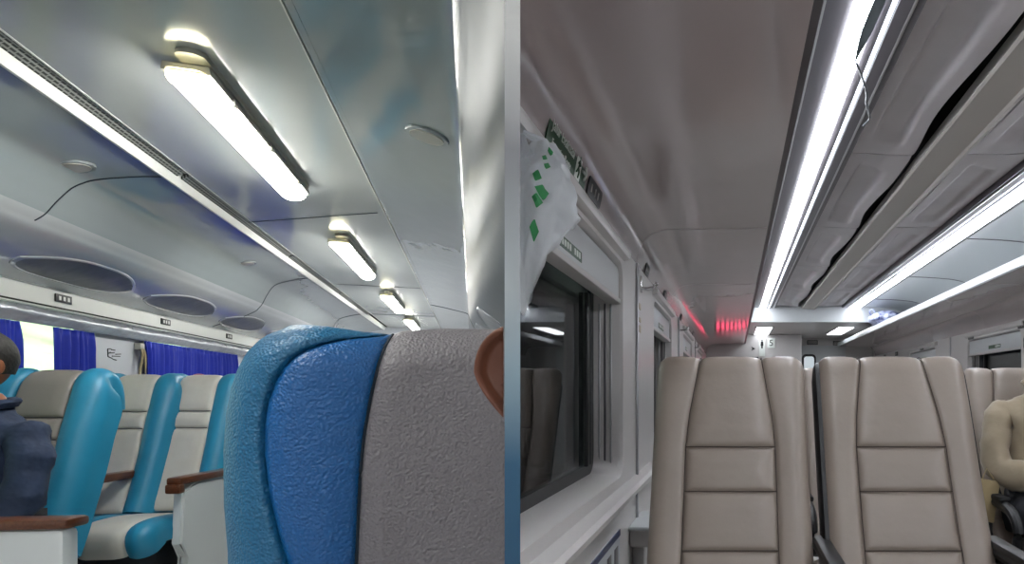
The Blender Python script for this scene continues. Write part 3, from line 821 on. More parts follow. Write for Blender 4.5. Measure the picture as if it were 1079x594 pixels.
# ---------------------------------------------------------------- beige seats
def beige_seat(label, armL=True, armR=True, group='beige reclining coach seats'):
    t = thing('coach_seat', label, 'seat', (0, 0, FLOOR), group=group)
    # path: bottom->top: (y,z) above the floor, facing -Y
    path = [(-.37, .50), (-.30, .62), (-.235, .74), (-.165, .88), (-.115, .99), (-.065, 1.10), (-.02, 1.19), (.0, 1.228), (.025, 1.25), (.06, 1.252), (.095, 1.235)]
    def taper(tt): return 0
    cu = Cushion(path, .225, .035, .002, body_depth=.10)
    Ltop = cu.len
    def taper(tt):
        q = max(0, (tt-(Ltop-.12))/.12); return .028*q**4
    cu.taper = taper
    zt = lambda z: s_at_z(cu.pts, cu.L, z)
    s_top, s1, s2, s3 = Ltop, zt(.985), zt(.862), zt(.71)
    def sm(tt):   # vertical seam position
        return interp([(0, .135), (s1, .132), (s1+.10, .124), (Ltop-.10, .098), (Ltop, .096)], tt)
    cu.patch('side_bolster', lambda tt: -cu.edge(tt), lambda tt: -sm(tt), 0, s_top, M['leather'], t, outer=(1, 0), inner_t=(0, 0), bulge=.007, groove=.006, ntt=50)
    cu.patch('side_bolster', sm, cu.edge, 0, s_top, M['leather'], t, outer=(0, 1), inner_t=(0, 0), bulge=.007, groove=.006, ntt=50)
    mn = lambda tt: -sm(tt)
    cu.patch('headrest', mn, sm, s1, s_top, M['leather'], t, inner_t=(1, 0), bulge=.007, groove=.006, ntt=36)
    cu.patch('back_cushion', mn, sm, s2, s1, M['leather'], t, bulge=.007, groove=.006)
    cu.patch('back_cushion', mn, sm, s3, s2, M['leather'], t, bulge=.007, groove=.006)
    cu.patch('back_cushion', mn, sm, 0, s3, M['leather'], t, bulge=.007, groove=.006)
    for sg in (-1, 1): cu.seam('piping', [(sg*sm(k/60*s_top), k/60*s_top) for k in range(61)], M['leather_seam'], t, .0013)
    for s_ in (s1, s2, s3): cu.seam('piping', [(-sm(s_)+2*sm(s_)*k/20, s_) for k in range(21)], M['leather_seam'], t, .0013)
    cu.body('back_shell', M['dark'], t)
    if armL:     # dark plastic edge of the shell showing along the near side
        bm = nb(); rings = []
        for k in range(41):
            tt = cu.len*.93*k/40; p, T = cu.at(tt); N = (-T[1], T[0]); W = cu.Wt(tt)
            rings.append([bm.verts.new((x, p[0]+N[0]*d, p[1]+N[1]*d)) for x, d in ((-W+.004, -.012), (-W-.012, -.014), (-W-.018, -.03), (-W-.018, -.085), (-W+.004, -.09))])
        for A, B in zip(rings, rings[1:]):
            for k in range(5): bm.faces.new((A[k], A[(k+1) % 5], B[(k+1) % 5], B[k]))
        bm.faces.new(rings[0]); bm.faces.new(rings[-1][::-1])
        obj('side_trim', bm, M['dark'], t)
    # seat cushion
    cp = [(-.36, .44), (-.5, .455), (-.68, .465), (-.79, .455), (-.83, .42), (-.82, .35)]
    sc_ = Cushion(cp, .225, .04, .05, body_depth=.10, flip=-1)
    sc_.patch('seat_cushion', lambda tt: -sc_.edge(tt), sc_.edge, 0, sc_.len, M['leather'], t, outer=(1, 1), inner_t=(0, 0), na=24)
    sc_.body('seat_pan', M['dark'], t)
    bm = nb(); box(bm, -.17, .17, -.70, -.20, .0, .05, .01); box(bm, -.05, .05, -.60, -.30, .05, .33, .01); box(bm, -.2, .2, -.7, -.25, .31, .345, .008)
    obj('pedestal', bm, M['dark'], t)
    def arm(x):
        bm = nb(); pts = smooth_pts([(x, -.10, .70), (x, -.25, .705), (x, -.45, .70), (x, -.57, .68), (x, -.62, .62), (x, -.60, .54)], 4)
        for i in range(1): tube(bm, pts, .022, 10)
        a = obj('armrest', bm, M['dark'], t)
        bm = bx(x-.022, x+.022, -.50, -.16, .712, .735, .008); obj('arm_pad', bm, M['dark'], a)
        bm = bx(x-.012, x+.012, -.34, -.20, .36, .70, .006); obj('arm_support', bm, M['dark'], a)
    if armL: arm(-.243)
    if armR: arm(.243)
    return t
seat = beige_seat('beige leather seat nearest the window, front row on the left', armL=False, armR=False)
place(seat, (-.012, 2.08, FLOOR))
seat2 = None
def put(x, y, label):
    global seat2
    if x in (.492,):
        seat2 = beige_seat(label, armL=True, armR=True); place(seat2, (x, y, FLOOR)); return seat2
    c = copy_tree(seat2 if x in (.535, 1.305) else seat); place(c, (x, y, FLOOR)); c['label'] = label; return c
put(.492, 2.08, 'beige leather seat with dark side shell, right one of the front pair')
put(-.012, 3.12, 'beige seat hidden behind the left front seat, second row by the window')
put(.535, 3.12, 'beige seat seen through the gap between the two front seats')
put(1.305, 3.10, 'beige aisle seat behind the person in the tan jacket')
put(1.79, 3.10, 'beige window seat beyond the person in tan, at the right wall')
put(1.305, 4.15, 'beige seat one row behind the seat of the person in tan')
put(1.79, 4.15, 'beige window seat one row farther along the right wall')

# brochure pouch hanging by the armrest
t = thing('brochure_bag', 'tan paper pouch hanging beneath the dark armrest of the person in tan', 'pouch', (1.035, 2.70, -.36))
obj('pouch', bx(-.045, .045, -.006, .006, -.17, 0, .004), M['brown_strap'], t, matrix=Matrix.Rotation(R(9), 4, 'Y'))
bm = nb(); tube(bm, [(-.03, 0, 0), (-.01, 0, .045), (.02, 0, 0)], .003, 6); obj('cord', bm, M['brown_strap'], t)

# ================================================================ PEOPLE
def skin_mesh(name, joints, edges, m, parent, sub=2, clip=None, root=0):
    me = bpy.data.meshes.new(name); me.from_pydata([j[0] for j in joints], edges, [])
    o = bpy.data.objects.new(name, me); C.objects.link(o)
    md = o.modifiers.new('s', 'SKIN'); md.use_smooth_shade = True; md.branch_smoothing = .6
    for i, j in enumerate(joints):
        r = j[1]; r = (r, r) if isinstance(r, (int, float)) else r
        me.skin_vertices[0].data[i].radius = r; me.skin_vertices[0].data[i].use_root = (i == root)
    sb = o.modifiers.new('b', 'SUBSURF'); sb.levels = sub; sb.render_levels = sub
    bpy.context.view_layer.update()
    m2 = bpy.data.meshes.new_from_object(o.evaluated_get(bpy.context.evaluated_depsgraph_get()))
    bpy.data.objects.remove(o)
    bm = nb(); bm.from_mesh(m2); bpy.data.meshes.remove(m2)
    return bm
def chain(J, E, start, pts):
    prev = start
    for p, r in pts:
        J.append((p, r)); E.append((prev, len(J)-1)); prev = len(J)-1
    return prev
def head_fn(d):
    k = 1.0
    if d.z < 0: k *= 1-.16*(-d.z)*(1-abs(d.y)*.3)      # narrower jaw
    if d.y < -.5 and -.2 < d.z < .25: k *= 1-.03
    return k
def seated(label, loc, rz, jacket, trousers, armstyle, group=None):
    t = thing('person', label, 'person', loc, rz)
    # body (skin): seated facing -Y, seat surface at z=0
    J = [((0, 0, .10), (.13, .10))]; E = []
    ch = chain(J, E, 0, [((0, .02, .28), (.11, .07)), ((0, .03, .44), (.12, .07)), ((0, .03, .54), (.09, .07)), ((0, .02, .60), (.05, .052)), ((0, .0, .66), .052)])
    chest = 2
    arms = {}
    for s in (-1, 1):
        if armstyle == 'folded':
            A = [((s*.17, .03, .50), .055), ((s*.225, -.02, .33), .044), ((s*.215, -.08, .24), .038), ((s*.10, -.19, .25), .032), ((-s*.03, -.20, .27), .026), ((-s*.07, -.19, .275), (.03, .016))]
            hd = Vector((-s*1, .1, .05))
        else:
            A = [((s*.17, .03, .50), .055), ((s*.235, .0, .33), .044), ((s*.24, -.04, .20), .038), ((s*.19, -.18, .15), .032), ((s*.13, -.29, .12), .025), ((s*.11, -.34, .12), (.03, .016))]
            hd = Vector((-s*.3, -1, -.1))
        e = chain(J, E, 3-1, A); arms[s] = A
        hd.normalize(); w = Vector(A[-1][0]); sd = hd.cross(Vector((0, 0, 1))).normalized()
        for k, (o_, ln) in enumerate(((-.027, .06), (-.009, .072), (.009, .068), (.026, .054))):
            b = w+hd*.035+sd*o_
            chain(J, E, e, [(tuple(b), .009), (tuple(b+hd*ln*.5+Vector((0, 0, -.004))), .008), (tuple(b+hd*ln*.9+Vector((0, 0, -.022))), .007)])
        b = w+sd*(-.035*s)+hd*.005
        chain(J, E, e, [(tuple(b), .010), (tuple(b+hd*.03+sd*(-.012*s)), .009)])
        L_ = [((s*.10, -.02, .085), .085), ((s*.13, -.42, .09), .062), ((s*.13, -.46, -.10), .055), ((s*.13, -.42, -.36), .038), ((s*.13, -.50, -.40), (.04, .03)), ((s*.13, -.60, -.415), (.04, .022))]
        chain(J, E, 0, L_)
    bm = skin_mesh('b', J, E, M['skin'], t)
    # head with brow, nose, mouth, chin and ears welded into the same mesh
    hc = Vector((0, -.015, .765))
    ellipsoid(bm, hc, (.076, .095, .115), 32, 24, head_fn)
    ellipsoid(bm, hc+Vector((0, -.094, -.015)), (.014, .022, .026), 12, 10)
    ellipsoid(bm, hc+Vector((0, -.083, -.055)), (.024, .012, .008), 12, 8)
    ellipsoid(bm, hc+Vector((0, -.078, -.085)), (.026, .018, .02), 12, 8)
    for s in (-1, 1):
        ellipsoid(bm, hc+Vector((s*.076, .012, -.008)), (.011, .021, .033), 14, 10)
        ellipsoid(bm, hc+Vector((s*.03, -.082, .008)), (.014, .012, .009), 12, 8)
    body = obj('body', bm, M['skin'], t, angle=180)
    bm = nb(); ellipsoid(bm, hc+Vector((0, .016, .022)), (.083, .097, .112), 32, 22, lambda d: (1.0 if (d.y > -.35 or d.z > .45) and d.z > -.62 else .80)*(1+.03*noise.noise(d*8)))
    obj('hair', bm, M['hair'], body)
    # jacket
    J = [((0, .0, .02), (.20, .15))]; E = []
    chain(J, E, 0, [((0, .01, .20), (.20, .15)), ((0, .01, .36), (.215, .155)), ((0, .02, .49), (.18, .125)), ((0, .022, .565), (.10, .09)), ((0, .01, .61), (.082, .080))])
    for s in (-1, 1):
        A = arms[s]
        rr = (.080, .068, .064, .056, .046)
        pts = []
        for k in range(5):
            pts.append((A[k][0], rr[k]))
            if k < 4: pts.append((tuple((Vector(A[k][0])+Vector(A[k+1][0]))/2+Vector((0, 0, .004))), (rr[k]+rr[k+1])/2*1.03))
        chain(J, E, 3, pts)
    bm = skin_mesh('j', J, E, jacket, t)
    for v in bm.verts:
        n = noise.noise(v.co*11)*.014+noise.noise(Vector((v.co.x*10, v.co.y*10, v.co.z*26)))*.012
        v.co += v.normal*n if v.normal.length > 0 else Vector()
    obj('jacket', bm, jacket, body, angle=180)
    bm = nb()
    for r_, z_ in ((.074, .595), (.080, .605)):
        ring_ = [(r_*math.sin(2*PI*k/28), .008-r_*math.cos(2*PI*k/28), z_+.018*(1-math.cos(2*PI*k/28))/2-.02*max(0, math.cos(2*PI*k/28))) for k in range(29)]
        tube(bm, ring_, .014, 8)
    obj('collar', bm, jacket, body)
    J = [((0, 0, .07), (.17, .115))]; E = []
    for s in (-1, 1): chain(J, E, 0, [((s*.10, -.06, .085), .098), ((s*.13, -.25, .09), .088), ((s*.13, -.42, .09), .076), ((s*.13, -.465, -.06), .068), ((s*.13, -.44, -.32), .056)])
    bm = skin_mesh('t', J, E, trousers, t); obj('trousers', bm, trousers, body, angle=180)
    bm = nb()
    for s in (-1, 1): ellipsoid(bm, (s*.13, -.53, -.425), (.05, .14, .045), 16, 10)
    obj('shoe', bm, M['dark'], body)
    return t
seated('person in a tan jacket with folded arms in the right aisle seat', (1.31, 2.80, FLOOR+.57), 0, M['tan_cloth'], M['dark_cloth'], 'folded')

# ================================================================ LEFT COACH (turned 21.6 degrees from the right one)
FR = FR_L
cT, sT = math.cos(TH), math.sin(TH)
def at(u, yw, v=None):      # point of the left coach seen at pixel column u, yw metres ahead
    x = (u-774)/F*yw
    p = (x*cT+yw*sT, -x*sT+yw*cT)
    return p if v is None else p+((414-v)/F*yw,)
XL = -.97
YL0, YL1 = -6.0, 13.5
side_l = smooth_pts([(.513, 1.112), (.62, 1.09), (.76, 1.045), (.82, 1.0), (.865, .92), (.90, .84), (.927, .800), (.955, .768), (1.03, .722), (1.15, .665), (1.25, .628), (1.31, .602)], 5)
side_r = smooth_pts([(.47, 1.125), (.62, 1.098), (.76, 1.068), (.86, 1.045), (.905, 1.032), (.928, 1.015), (.940, .985), (.965, .92), (1.02, .82), (1.12, .71), (1.22, .645), (1.31, .602)], 5)
def LP(pts, s): return [(XL+s*a, z) for a, z in pts]
iface = next(i for i, p in enumerate(side_l) if p[0] >= .90)
for s in (-1, 1):
    sp_ = side_l if s < 0 else side_r; iface = next(i for i, p in enumerate(sp_) if p[0] >= (.90 if s < 0 else .925))
    up = sp_[:iface+1]; lo = sp_[iface:]
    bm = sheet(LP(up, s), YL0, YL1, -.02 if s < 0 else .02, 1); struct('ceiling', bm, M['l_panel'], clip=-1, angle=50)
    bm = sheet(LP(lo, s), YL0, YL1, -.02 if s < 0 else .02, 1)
    t = obj('luggage_rack', bm, M['l_rack'] if s < 0 else M['l_rack_darkened'], None, clip=-1, angle=50)
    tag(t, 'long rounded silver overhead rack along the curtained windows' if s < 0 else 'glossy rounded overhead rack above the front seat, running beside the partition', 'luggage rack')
    # label rail, slot, valance, wall
    pr = [(1.31, .603), (1.322, .598), (1.322, .500), (1.315, .495)]
    bm = sheet(LP(pr, s), YL0, YL1, -.02 if s < 0 else .02); struct('trim_%d' % (22+(s > 0)), bm, M['l_white'], clip=-1, angle=30)
    bm = nb(); extr(bm, LP([(1.30, .497), (1.30, .487), (1.36, .487), (1.36, .497)], s), YL0, YL1); struct('trim_%d' % (24+(s > 0)), bm, M['black'], clip=-1, angle=30)
    bm = nb(); extr(bm, LP([(1.295, .486), (1.29, .478), (1.31, .474), (1.33, .486)], s), YL0, YL1); struct('trim_%d' % (26+(s > 0)), bm, M['l_white'], clip=-1, angle=30)
va = [(1.305, .474), (1.285, .455), (1.275, .43), (1.285, .405), (1.295, .385), (1.30, .378)]
va = smooth_pts(va, 4)
bm = nb(); NY = 160; g = []
for i in range(NY+1):
    y = YL0+(YL1-YL0)*i/NY
    g.append([bm.verts.new((XL-(a+.008*noise.noise(Vector((y*3, z*9, 0)))), y, z+.006*noise.noise(Vector((y*2, z*5, 3))))) for a, z in va])
for i in range(NY):
    for j in range(len(va)-1): bm.faces.new((g[i][j], g[i][j+1], g[i+1][j+1], g[i+1][j]))
tag(obj('curtain_valance', bm, M['valance'], None, angle=180, clip=-1, mods=None), 'crinkled silver valance strip hanging above the blue curtains', 'valance')
# roof centre
struct('ceiling', bx(XL-.418, XL+.447, YL0, YL1, 1.15, 1.17), M['l_ceil'], clip=-1, smooth=False)
struct('ceiling', bx(-2.6, .6, YL0, YL1, 1.22, 1.3), M['black'], clip=-1, smooth=False)
struct('trim_28', bx(XL+.447, XL+.452, YL0, YL1, 1.142, 1.19), mat('thin_bright_trim', 'f0f0ea', .2, coat=.5), clip=-1)
bm = nb(); extr(bm, [(XL+.452, 1.16), (XL+.455, 1.146), (XL+.475, 1.138), (XL+.478, 1.122), (XL+.49, 1.12), (XL+.49, 1.19), (XL+.452, 1.19)], YL0, YL1); struct('trim_29', bm, M['l_panel'], clip=-1, angle=25)
struct('trim_30', bx(XL-.426, XL-.418, YL0, YL1, 1.148, 1.19), M['l_white'], clip=-1)
bm = nb(); extr(bm, [(XL-.478, 1.138), (XL-.498, 1.098), (XL-.512, 1.10), (XL-.512, 1.19), (XL-.478, 1.19)], YL0, YL1); struct('trim_31', bm, M['l_white'], clip=-1, angle=25)
# perforated air grilles in the slot
gy = [(1.2, 2.05), (2.1, 4.35), (4.4, 6.6), (6.65, 8.9), (8.95, 11.2)]
for k, (a, b) in enumerate(gy):
    pr = [(XL-.427, 1.158), (XL-.452, 1.150), (XL-.478, 1.136)]
    o = obj('air_grille', sheet(pr, a, b, -.012), M['grille'], None, smooth=False)
    tag(o, 'dark perforated air grille in the ceiling slot, %s along the row' % ['at the picture corner', 'nearest long length', 'second long length', 'third long length', 'farthest length'][k], 'air grille', 'perforated ceiling air grilles')
struct('trim_32', bx(XL-.48, XL-.425, YL0, YL1, 1.162, 1.175), M['black'], clip=-1)
# panel joints
def joint(name, pts, w=.004):
    bm = nb()
    tube(bm, pts, w, 4); return struct(name, bm, M['navy_seam'], angle=30)
def P3(u, v, Z):      # point of the left coach at height Z seen at (u, v)
    yw = F*Z/(414-v); return at(u, yw)+(Z,)
joint('trim_33', [P3(262, 236, 1.149), P3(330, 231, 1.149), P3(398, 226, 1.149)], .003)
q = [(XL-a, 4.3+(.0 if a < .8 else (a-.8)*-.6), z-.001) for a, z in side_l if a < .93]
joint('trim_34', [(x, y+.75*(x+1.44)*.4, z-.002) for x, y, z in q], .003)
for k, (y, s) in enumerate(((7.6, -1), (9.5, 1), (10.9, -1))):
    joint('trim_%d' % (35+k), [(XL+s*a, y, z-.002) for a, z in (side_l if s < 0 else side_r) if a < 1.3], .003)
for k, y in enumerate((8.2, 11.2)): joint('trim_%d' % (39+k), [(XL-.41, y, 1.149), (XL+.44, y, 1.149)], .003)

# smoked oval windows in the rack face
def surf(a, s=-1):
    for (p, z0), (q, z1) in zip(side_l if s < 0 else side_r, (side_l if s < 0 else side_r)[1:]):
        if p <= a <= q: return z0+(z1-z0)*(a-p)/(q-p)
    return side_l[-1][1]
def rack_lens(y0, y1, s, label):
    t = thing('rack_window', label, 'rack window', group='smoked windows in the silver rack face')
    def ring(k, push):
        out = []
        a0, a1 = 1.02, 1.235
        ca, cy = (a0+a1)/2, (y0+y1)/2
        for j in range(48):
            q = 2*PI*j/48
            c, s_ = math.cos(q), math.sin(q)
            ey = abs(c)**.62*(1 if c > 0 else -1); ea = abs(s_)**.75*(1 if s_ > 0 else -1)
            taper = 1-.35*(ea < 0)*abs(ea)
            y = cy+(y1-y0)/2*k*ey*taper; a = ca+(a1-a0)/2*k*ea
            out.append((XL+s*a, y, surf(a, s)+push))
        return out
    bm = nb()
    L = [[bm.verts.new(p) for p in ring(k, d)] for k, d in ((1.05, .004), (1.03, -.006), (.97, -.008), (.95, .004))]
    for A, B in zip(L, L[1:]):
        for j in range(48): bm.faces.new((A[j], A[(j+1) % 48], B[(j+1) % 48], B[j]))
    obj('frame', bm, M['l_rack'], t)
    bm = nb(); L = [[bm.verts.new(p) for p in ring(k, -.003-.006*(1-k))] for k in (.97, .8, .55, .3, .1)]
    for A, B in zip(L, L[1:]):
        for j in range(48): bm.faces.new((A[j], A[(j+1) % 48], B[(j+1) % 48], B[j]))
    bm.faces.new(L[-1]); obj('lens', bm, M['lens'], t)
for k, (a, b) in enumerate(((2.95, 4.1), (4.42, 5.58), (5.88, 7.05), (7.4, 8.5), (8.9, 10.0))):
    rack_lens(a, b, -1, 'smoked oval window in the silver rack face, '+['cut by the left picture edge', 'the largest fully shown one', 'second whole one from the left', 'just left of the big seat top', 'hidden behind the big blue seat'][k])
for k, (a, b) in enumerate(((6.6, 7.6), (8.2, 9.2))):
    rack_lens(a, b, 1, 'smoked oval window in the rack face beside the partition, '+['nearer one', 'farther one'][k])
# small plates on the white rail
for k, (u, lab) in enumerate(((66, 'black seat number plate on the white rail, above the bright window'), (174, 'black seat number plate on the white rail, above the second curtain'), (241, 'black seat number plate on the white rail, next to the big seat'))):
    X = XL-1.320
    yw = X*.93/(.93*.93) if False else F*X/((u-497)*cT)
    Y = (yw-X*sT)/cT
    t = thing('seat_number_plate', lab, 'sign', (X, Y, .555))
    obj('plate', bx(0, .008, -.085, .085, -.024, .024, .003), M['dark'], t)
    for q in (-.055, -.01, .035): obj('numeral_mark', bx(.0075, .0095, q, q+.022, -.012, .012), M['l_white'], t)
# round speakers
def speaker(p, label):
    t = thing('ceiling_speaker', label, 'speaker', p)
    N = Vector((.2*(-1 if p[0] > XL else 1), 0, -1)).normalized(); ex = Vector((0, 1, 0)); ey = N.cross(ex)
    bs = basis((0, 0, 0), ex, ey, N)
    rr = lambda r: [(r*math.cos(2*PI*k/36), r*math.sin(2*PI*k/36)) for k in range(36)]
    obj('rim', prism(rr(.085), .010, bev=.004), M['l_panel'], t, matrix=bs)
    obj('mesh_disc', prism(rr(.066), .013), M['lamp_base'], t, matrix=bs)
speaker((XL-.765, 4.02, 1.052), 'round grey ceiling speaker in the panel left of the air grille')
speaker((XL+.80, 3.02, 1.058), 'round glossy ceiling speaker beside the bright highlight line at right')
speaker((XL-.765, 6.55, 1.052), 'farther round ceiling speaker in the left ceiling panel')

# lamps
def make_lamp(label):
    t = thing('ceiling_lamp', label, 'ceiling lamp', group=None)
    Ln = 1.56
    bm = prism([(x, y+Ln/2-.04) for x, y in rrect(.085, Ln+.05, .035)], .020, bev=.006)
    obj('base_plate', bm, M['lamp_base'], t, matrix=Matrix.Translation((.03, 0, 1.130)))
    # rounded trough housing
    pr = [(-.070, 1.098), (-.066, 1.126), (.066, 1.126), (.070, 1.098)]
    bm = nb(); extr(bm, pr, .02, Ln-.02); obj('tray', bm, M['lamp_base'], t, angle=25)
    def dome(y0, y1, w, d, z, cap0, cap1, m, nm):
        bm = nb(); rows = []
        ys = []
        for k in range(7): ys.append((y0+cap0*(1-math.cos(PI/2*k/6)), math.sin(PI/2*k/6)) if cap0 else None)
        seq = [(y0+cap0*(1-math.cos(PI/2*k/7)), max(.05, math.sin(PI/2*k/7))) for k in range(8)]+[(y1-cap1*(1-math.cos(PI/2*k/7)), max(.05, math.sin(PI/2*k/7))) for k in range(7, -1, -1)]
        for y, k in seq:
            wk = w*(.45+.55*k)
            rows.append([bm.verts.new((wk*math.cos(PI*j/14), y, z-d*k*math.sin(PI*j/14)**.8)) for j in range(15)])
        for A, B in zip(rows, rows[1:]):
            for j in range(14): bm.faces.new((A[j], A[j+1], B[j+1], B[j]))
            bm.faces.new((A[0], B[0], B[-1], A[-1]))
        bm.faces.new(rows[0]); bm.faces.new(rows[-1])
        return obj(nm, bm, m, t, angle=50)
    dome(.035, Ln-.01, .062, .048, 1.10, .05, .05, M['lamp'], 'diffuser')
    dome(.0, .06, .066, .052, 1.101, .05, .005, M['lamp_cap'], 'end_cap')
    for y in (.25, .75, 1.25): obj('clip', bx(.060, .078, y, y+.04, 1.085, 1.112, .003), M['lamp_base'], t)
    return t
lamp = make_lamp('large bright tube lamp on the ceiling, nearest of its row')
place(lamp, (-.915, 2.80, 0))
for y, lab in ((5.62, 'second bright tube lamp along the ceiling, above the big blue seat'), (-.08, 'tube lamp above and behind the camera'), (-2.95, 'second tube lamp behind the camera'), (-5.8, 'third tube lamp behind the camera'), (8.55, 'third, small bright tube lamp along the ceiling'), (11.4, 'farthest tiny tube lamp just over the top of the big blue seat')):
    place(copy_tree(lamp), (-.915, y, 0), label=lab)

# walls
xw = XL-1.335
wl = [(2.1, 3.6), (3.98, 5.62), (6.42, 8.1), (8.9, 10.5)]
bm = nb()
edges_ = [YL0, 3.8, 6.05, 8.5, 10.8]
solid_bay(bm, xw, YL0, 1.9, FLOOR, 1.2, -.10)
prv = 1.9
for k, (a, b) in enumerate(wl):
    nx_ = (b+wl[k+1][0])/2 if k+1 < len(wl) else b+.3
    wall_bay(bm, xw, prv, nx_, -.40, .52, a, b, -.33, .47, .06, -.10); prv = nx_
solid_bay(bm, xw, prv, YL1, FLOOR, 1.2, -.10)
solid_bay(bm, xw, 1.9, prv, FLOOR, -.40, -.10); solid_bay(bm, xw, 1.9, prv, .52, 1.2, -.10)
struct('wall_side', bm, M['l_wall'], clip=-1, angle=30)
for k, (a, b) in enumerate(wl):
    w = struct('window_%d' % (9+k), bx(xw-.10, xw-.085, a+.02, a+.07, -.32, .46), M['rubber'], clip=-1)
    obj('pane', bx(xw-.095, xw-.09, a+.03, b-.03, -.32, .46), M['glass_day'], w)
struct('wall_aisle', bx(XL+1.335, XL+1.435, YL0, YL1, FLOOR, 1.2), M['l_wall'], clip=-1, smooth=False)
struct('floor', bx(-2.6, .6, YL0, YL1, FLOOR-.05, FLOOR), M['carpet'], clip=-1, smooth=False)
struct('wall_front', bx(-2.6, .6, YL1, YL1+.1, FLOOR, 1.3), M['l_wall'], clip=-1, smooth=False)
struct('wall_rear', bx(-2.6, .6, YL0-.05, YL0, FLOOR, 1.3), M['l_wall'], clip=-1, smooth=False)

# curtains
def curtain(y0, y1, label, gathered=.028, n=None):
    bm = nb(); n = n or int((y1-y0)*220); rows = []
    zs = [.375-.70*k/14 for k in range(15)]
    for i in range(n+1):
        y = y0+(y1-y0)*i/n; r = []
        for z in zs:
            k = (.375-z)
            ph = 2*PI*y/.105+1.2*math.sin(y*7)+.6*math.sin(z*4+y*3)
            am = gathered*(.35+.65*min(1, k/.08))
            r.append(bm.verts.new((xw+.036+am*.6*math.sin(ph)+.008*math.sin(ph*2.3), y+.006*math.sin(z*9+y*20), z)))
        rows.append(r)
    for A, B in zip(rows, rows[1:]):
        for j in range(len(zs)-1): bm.faces.new((A[j], A[j+1], B[j+1], B[j]))
    back = {}
    o = obj('curtain', bm, M['curtain'], None, angle=180)
    md = o.modifiers.new('thick', 'SOLIDIFY'); md.thickness = .003
    return tag(o, label, 'curtain', 'royal blue window curtains')
def yat(u, X):
    yw = F*X/((u-497)*cT); return (yw-X*sT)/cT
curtain(4.2, yat(19, xw+.04), 'thin edge of blue curtain at the far left of the bright window')
curtain(yat(57, xw+.04), yat(99, xw+.04), 'bunched royal blue curtain between bright window and white wall panel')
curtain(yat(153, xw+.04), 8.3, 'wide royal blue curtain drawn across the window behind the seats')
curtain(8.8, 10.6, 'far royal blue curtain hidden behind the big blue seat')
# notice drawing and hanging strap on the white pillar
yp = yat(120, xw); zp = (414-375)/F*(xw*sT+yp*cT)
t = thing('wall_emblem', 'small dark line drawing printed on the white wall panel between curtains', 'emblem', (xw, yp, zp))
bm = nb()
for a, b in (((-.09, .03), (-.05, .035)), ((-.09, .03), (-.085, -.02)), ((-.085, -.02), (-.03, -.03)), ((-.06, .005), (.0, .01)), ((-.04, .03), (.01, .028)), ((-.03, -.015), (.08, -.012)), ((.02, .0), (.09, .005)), ((-.02, -.035), (.03, -.04)), ((-.085, .0), (-.05, .01))):
    tube(bm, [(.002, a[0], a[1]), (.002, b[0], b[1])], .0035, 6)
obj('line_drawing', bm, M['shell'], t)
yp = yat(143, xw); yw_ = xw*sT+yp*cT
t = thing('hanging_strap', 'khaki bag strap hanging from a hook beside the wide blue curtain', 'strap', (xw+.03, yp, .335-.01))
obj('hook', bx(-.028, .012, -.035, .035, -.02, .03, .006), M['lamp_base'], t)
bm = nb()
for a, b in ((-.015, -.075), (.03, .06)):
    pts = smooth_pts([(.006, a*.5, .0), (.014, a, -.06), (.012, (a+b)/2, -.17), (.012, b, -.34)], 6)
    for p, q in zip(pts, pts[1:]):
        v = [bm.verts.new((r[0]+dx, r[1]+dy, r[2])) for r in (p, q) for dx, dy in ((0, -.016), (0, .016), (.004, .016), (.004, -.016))]
        for k in range(4): bm.faces.new((v[k], v[(k+1) % 4], v[4+(k+1) % 4], v[4+k]))
obj('webbing', bm, M['strap'], t)

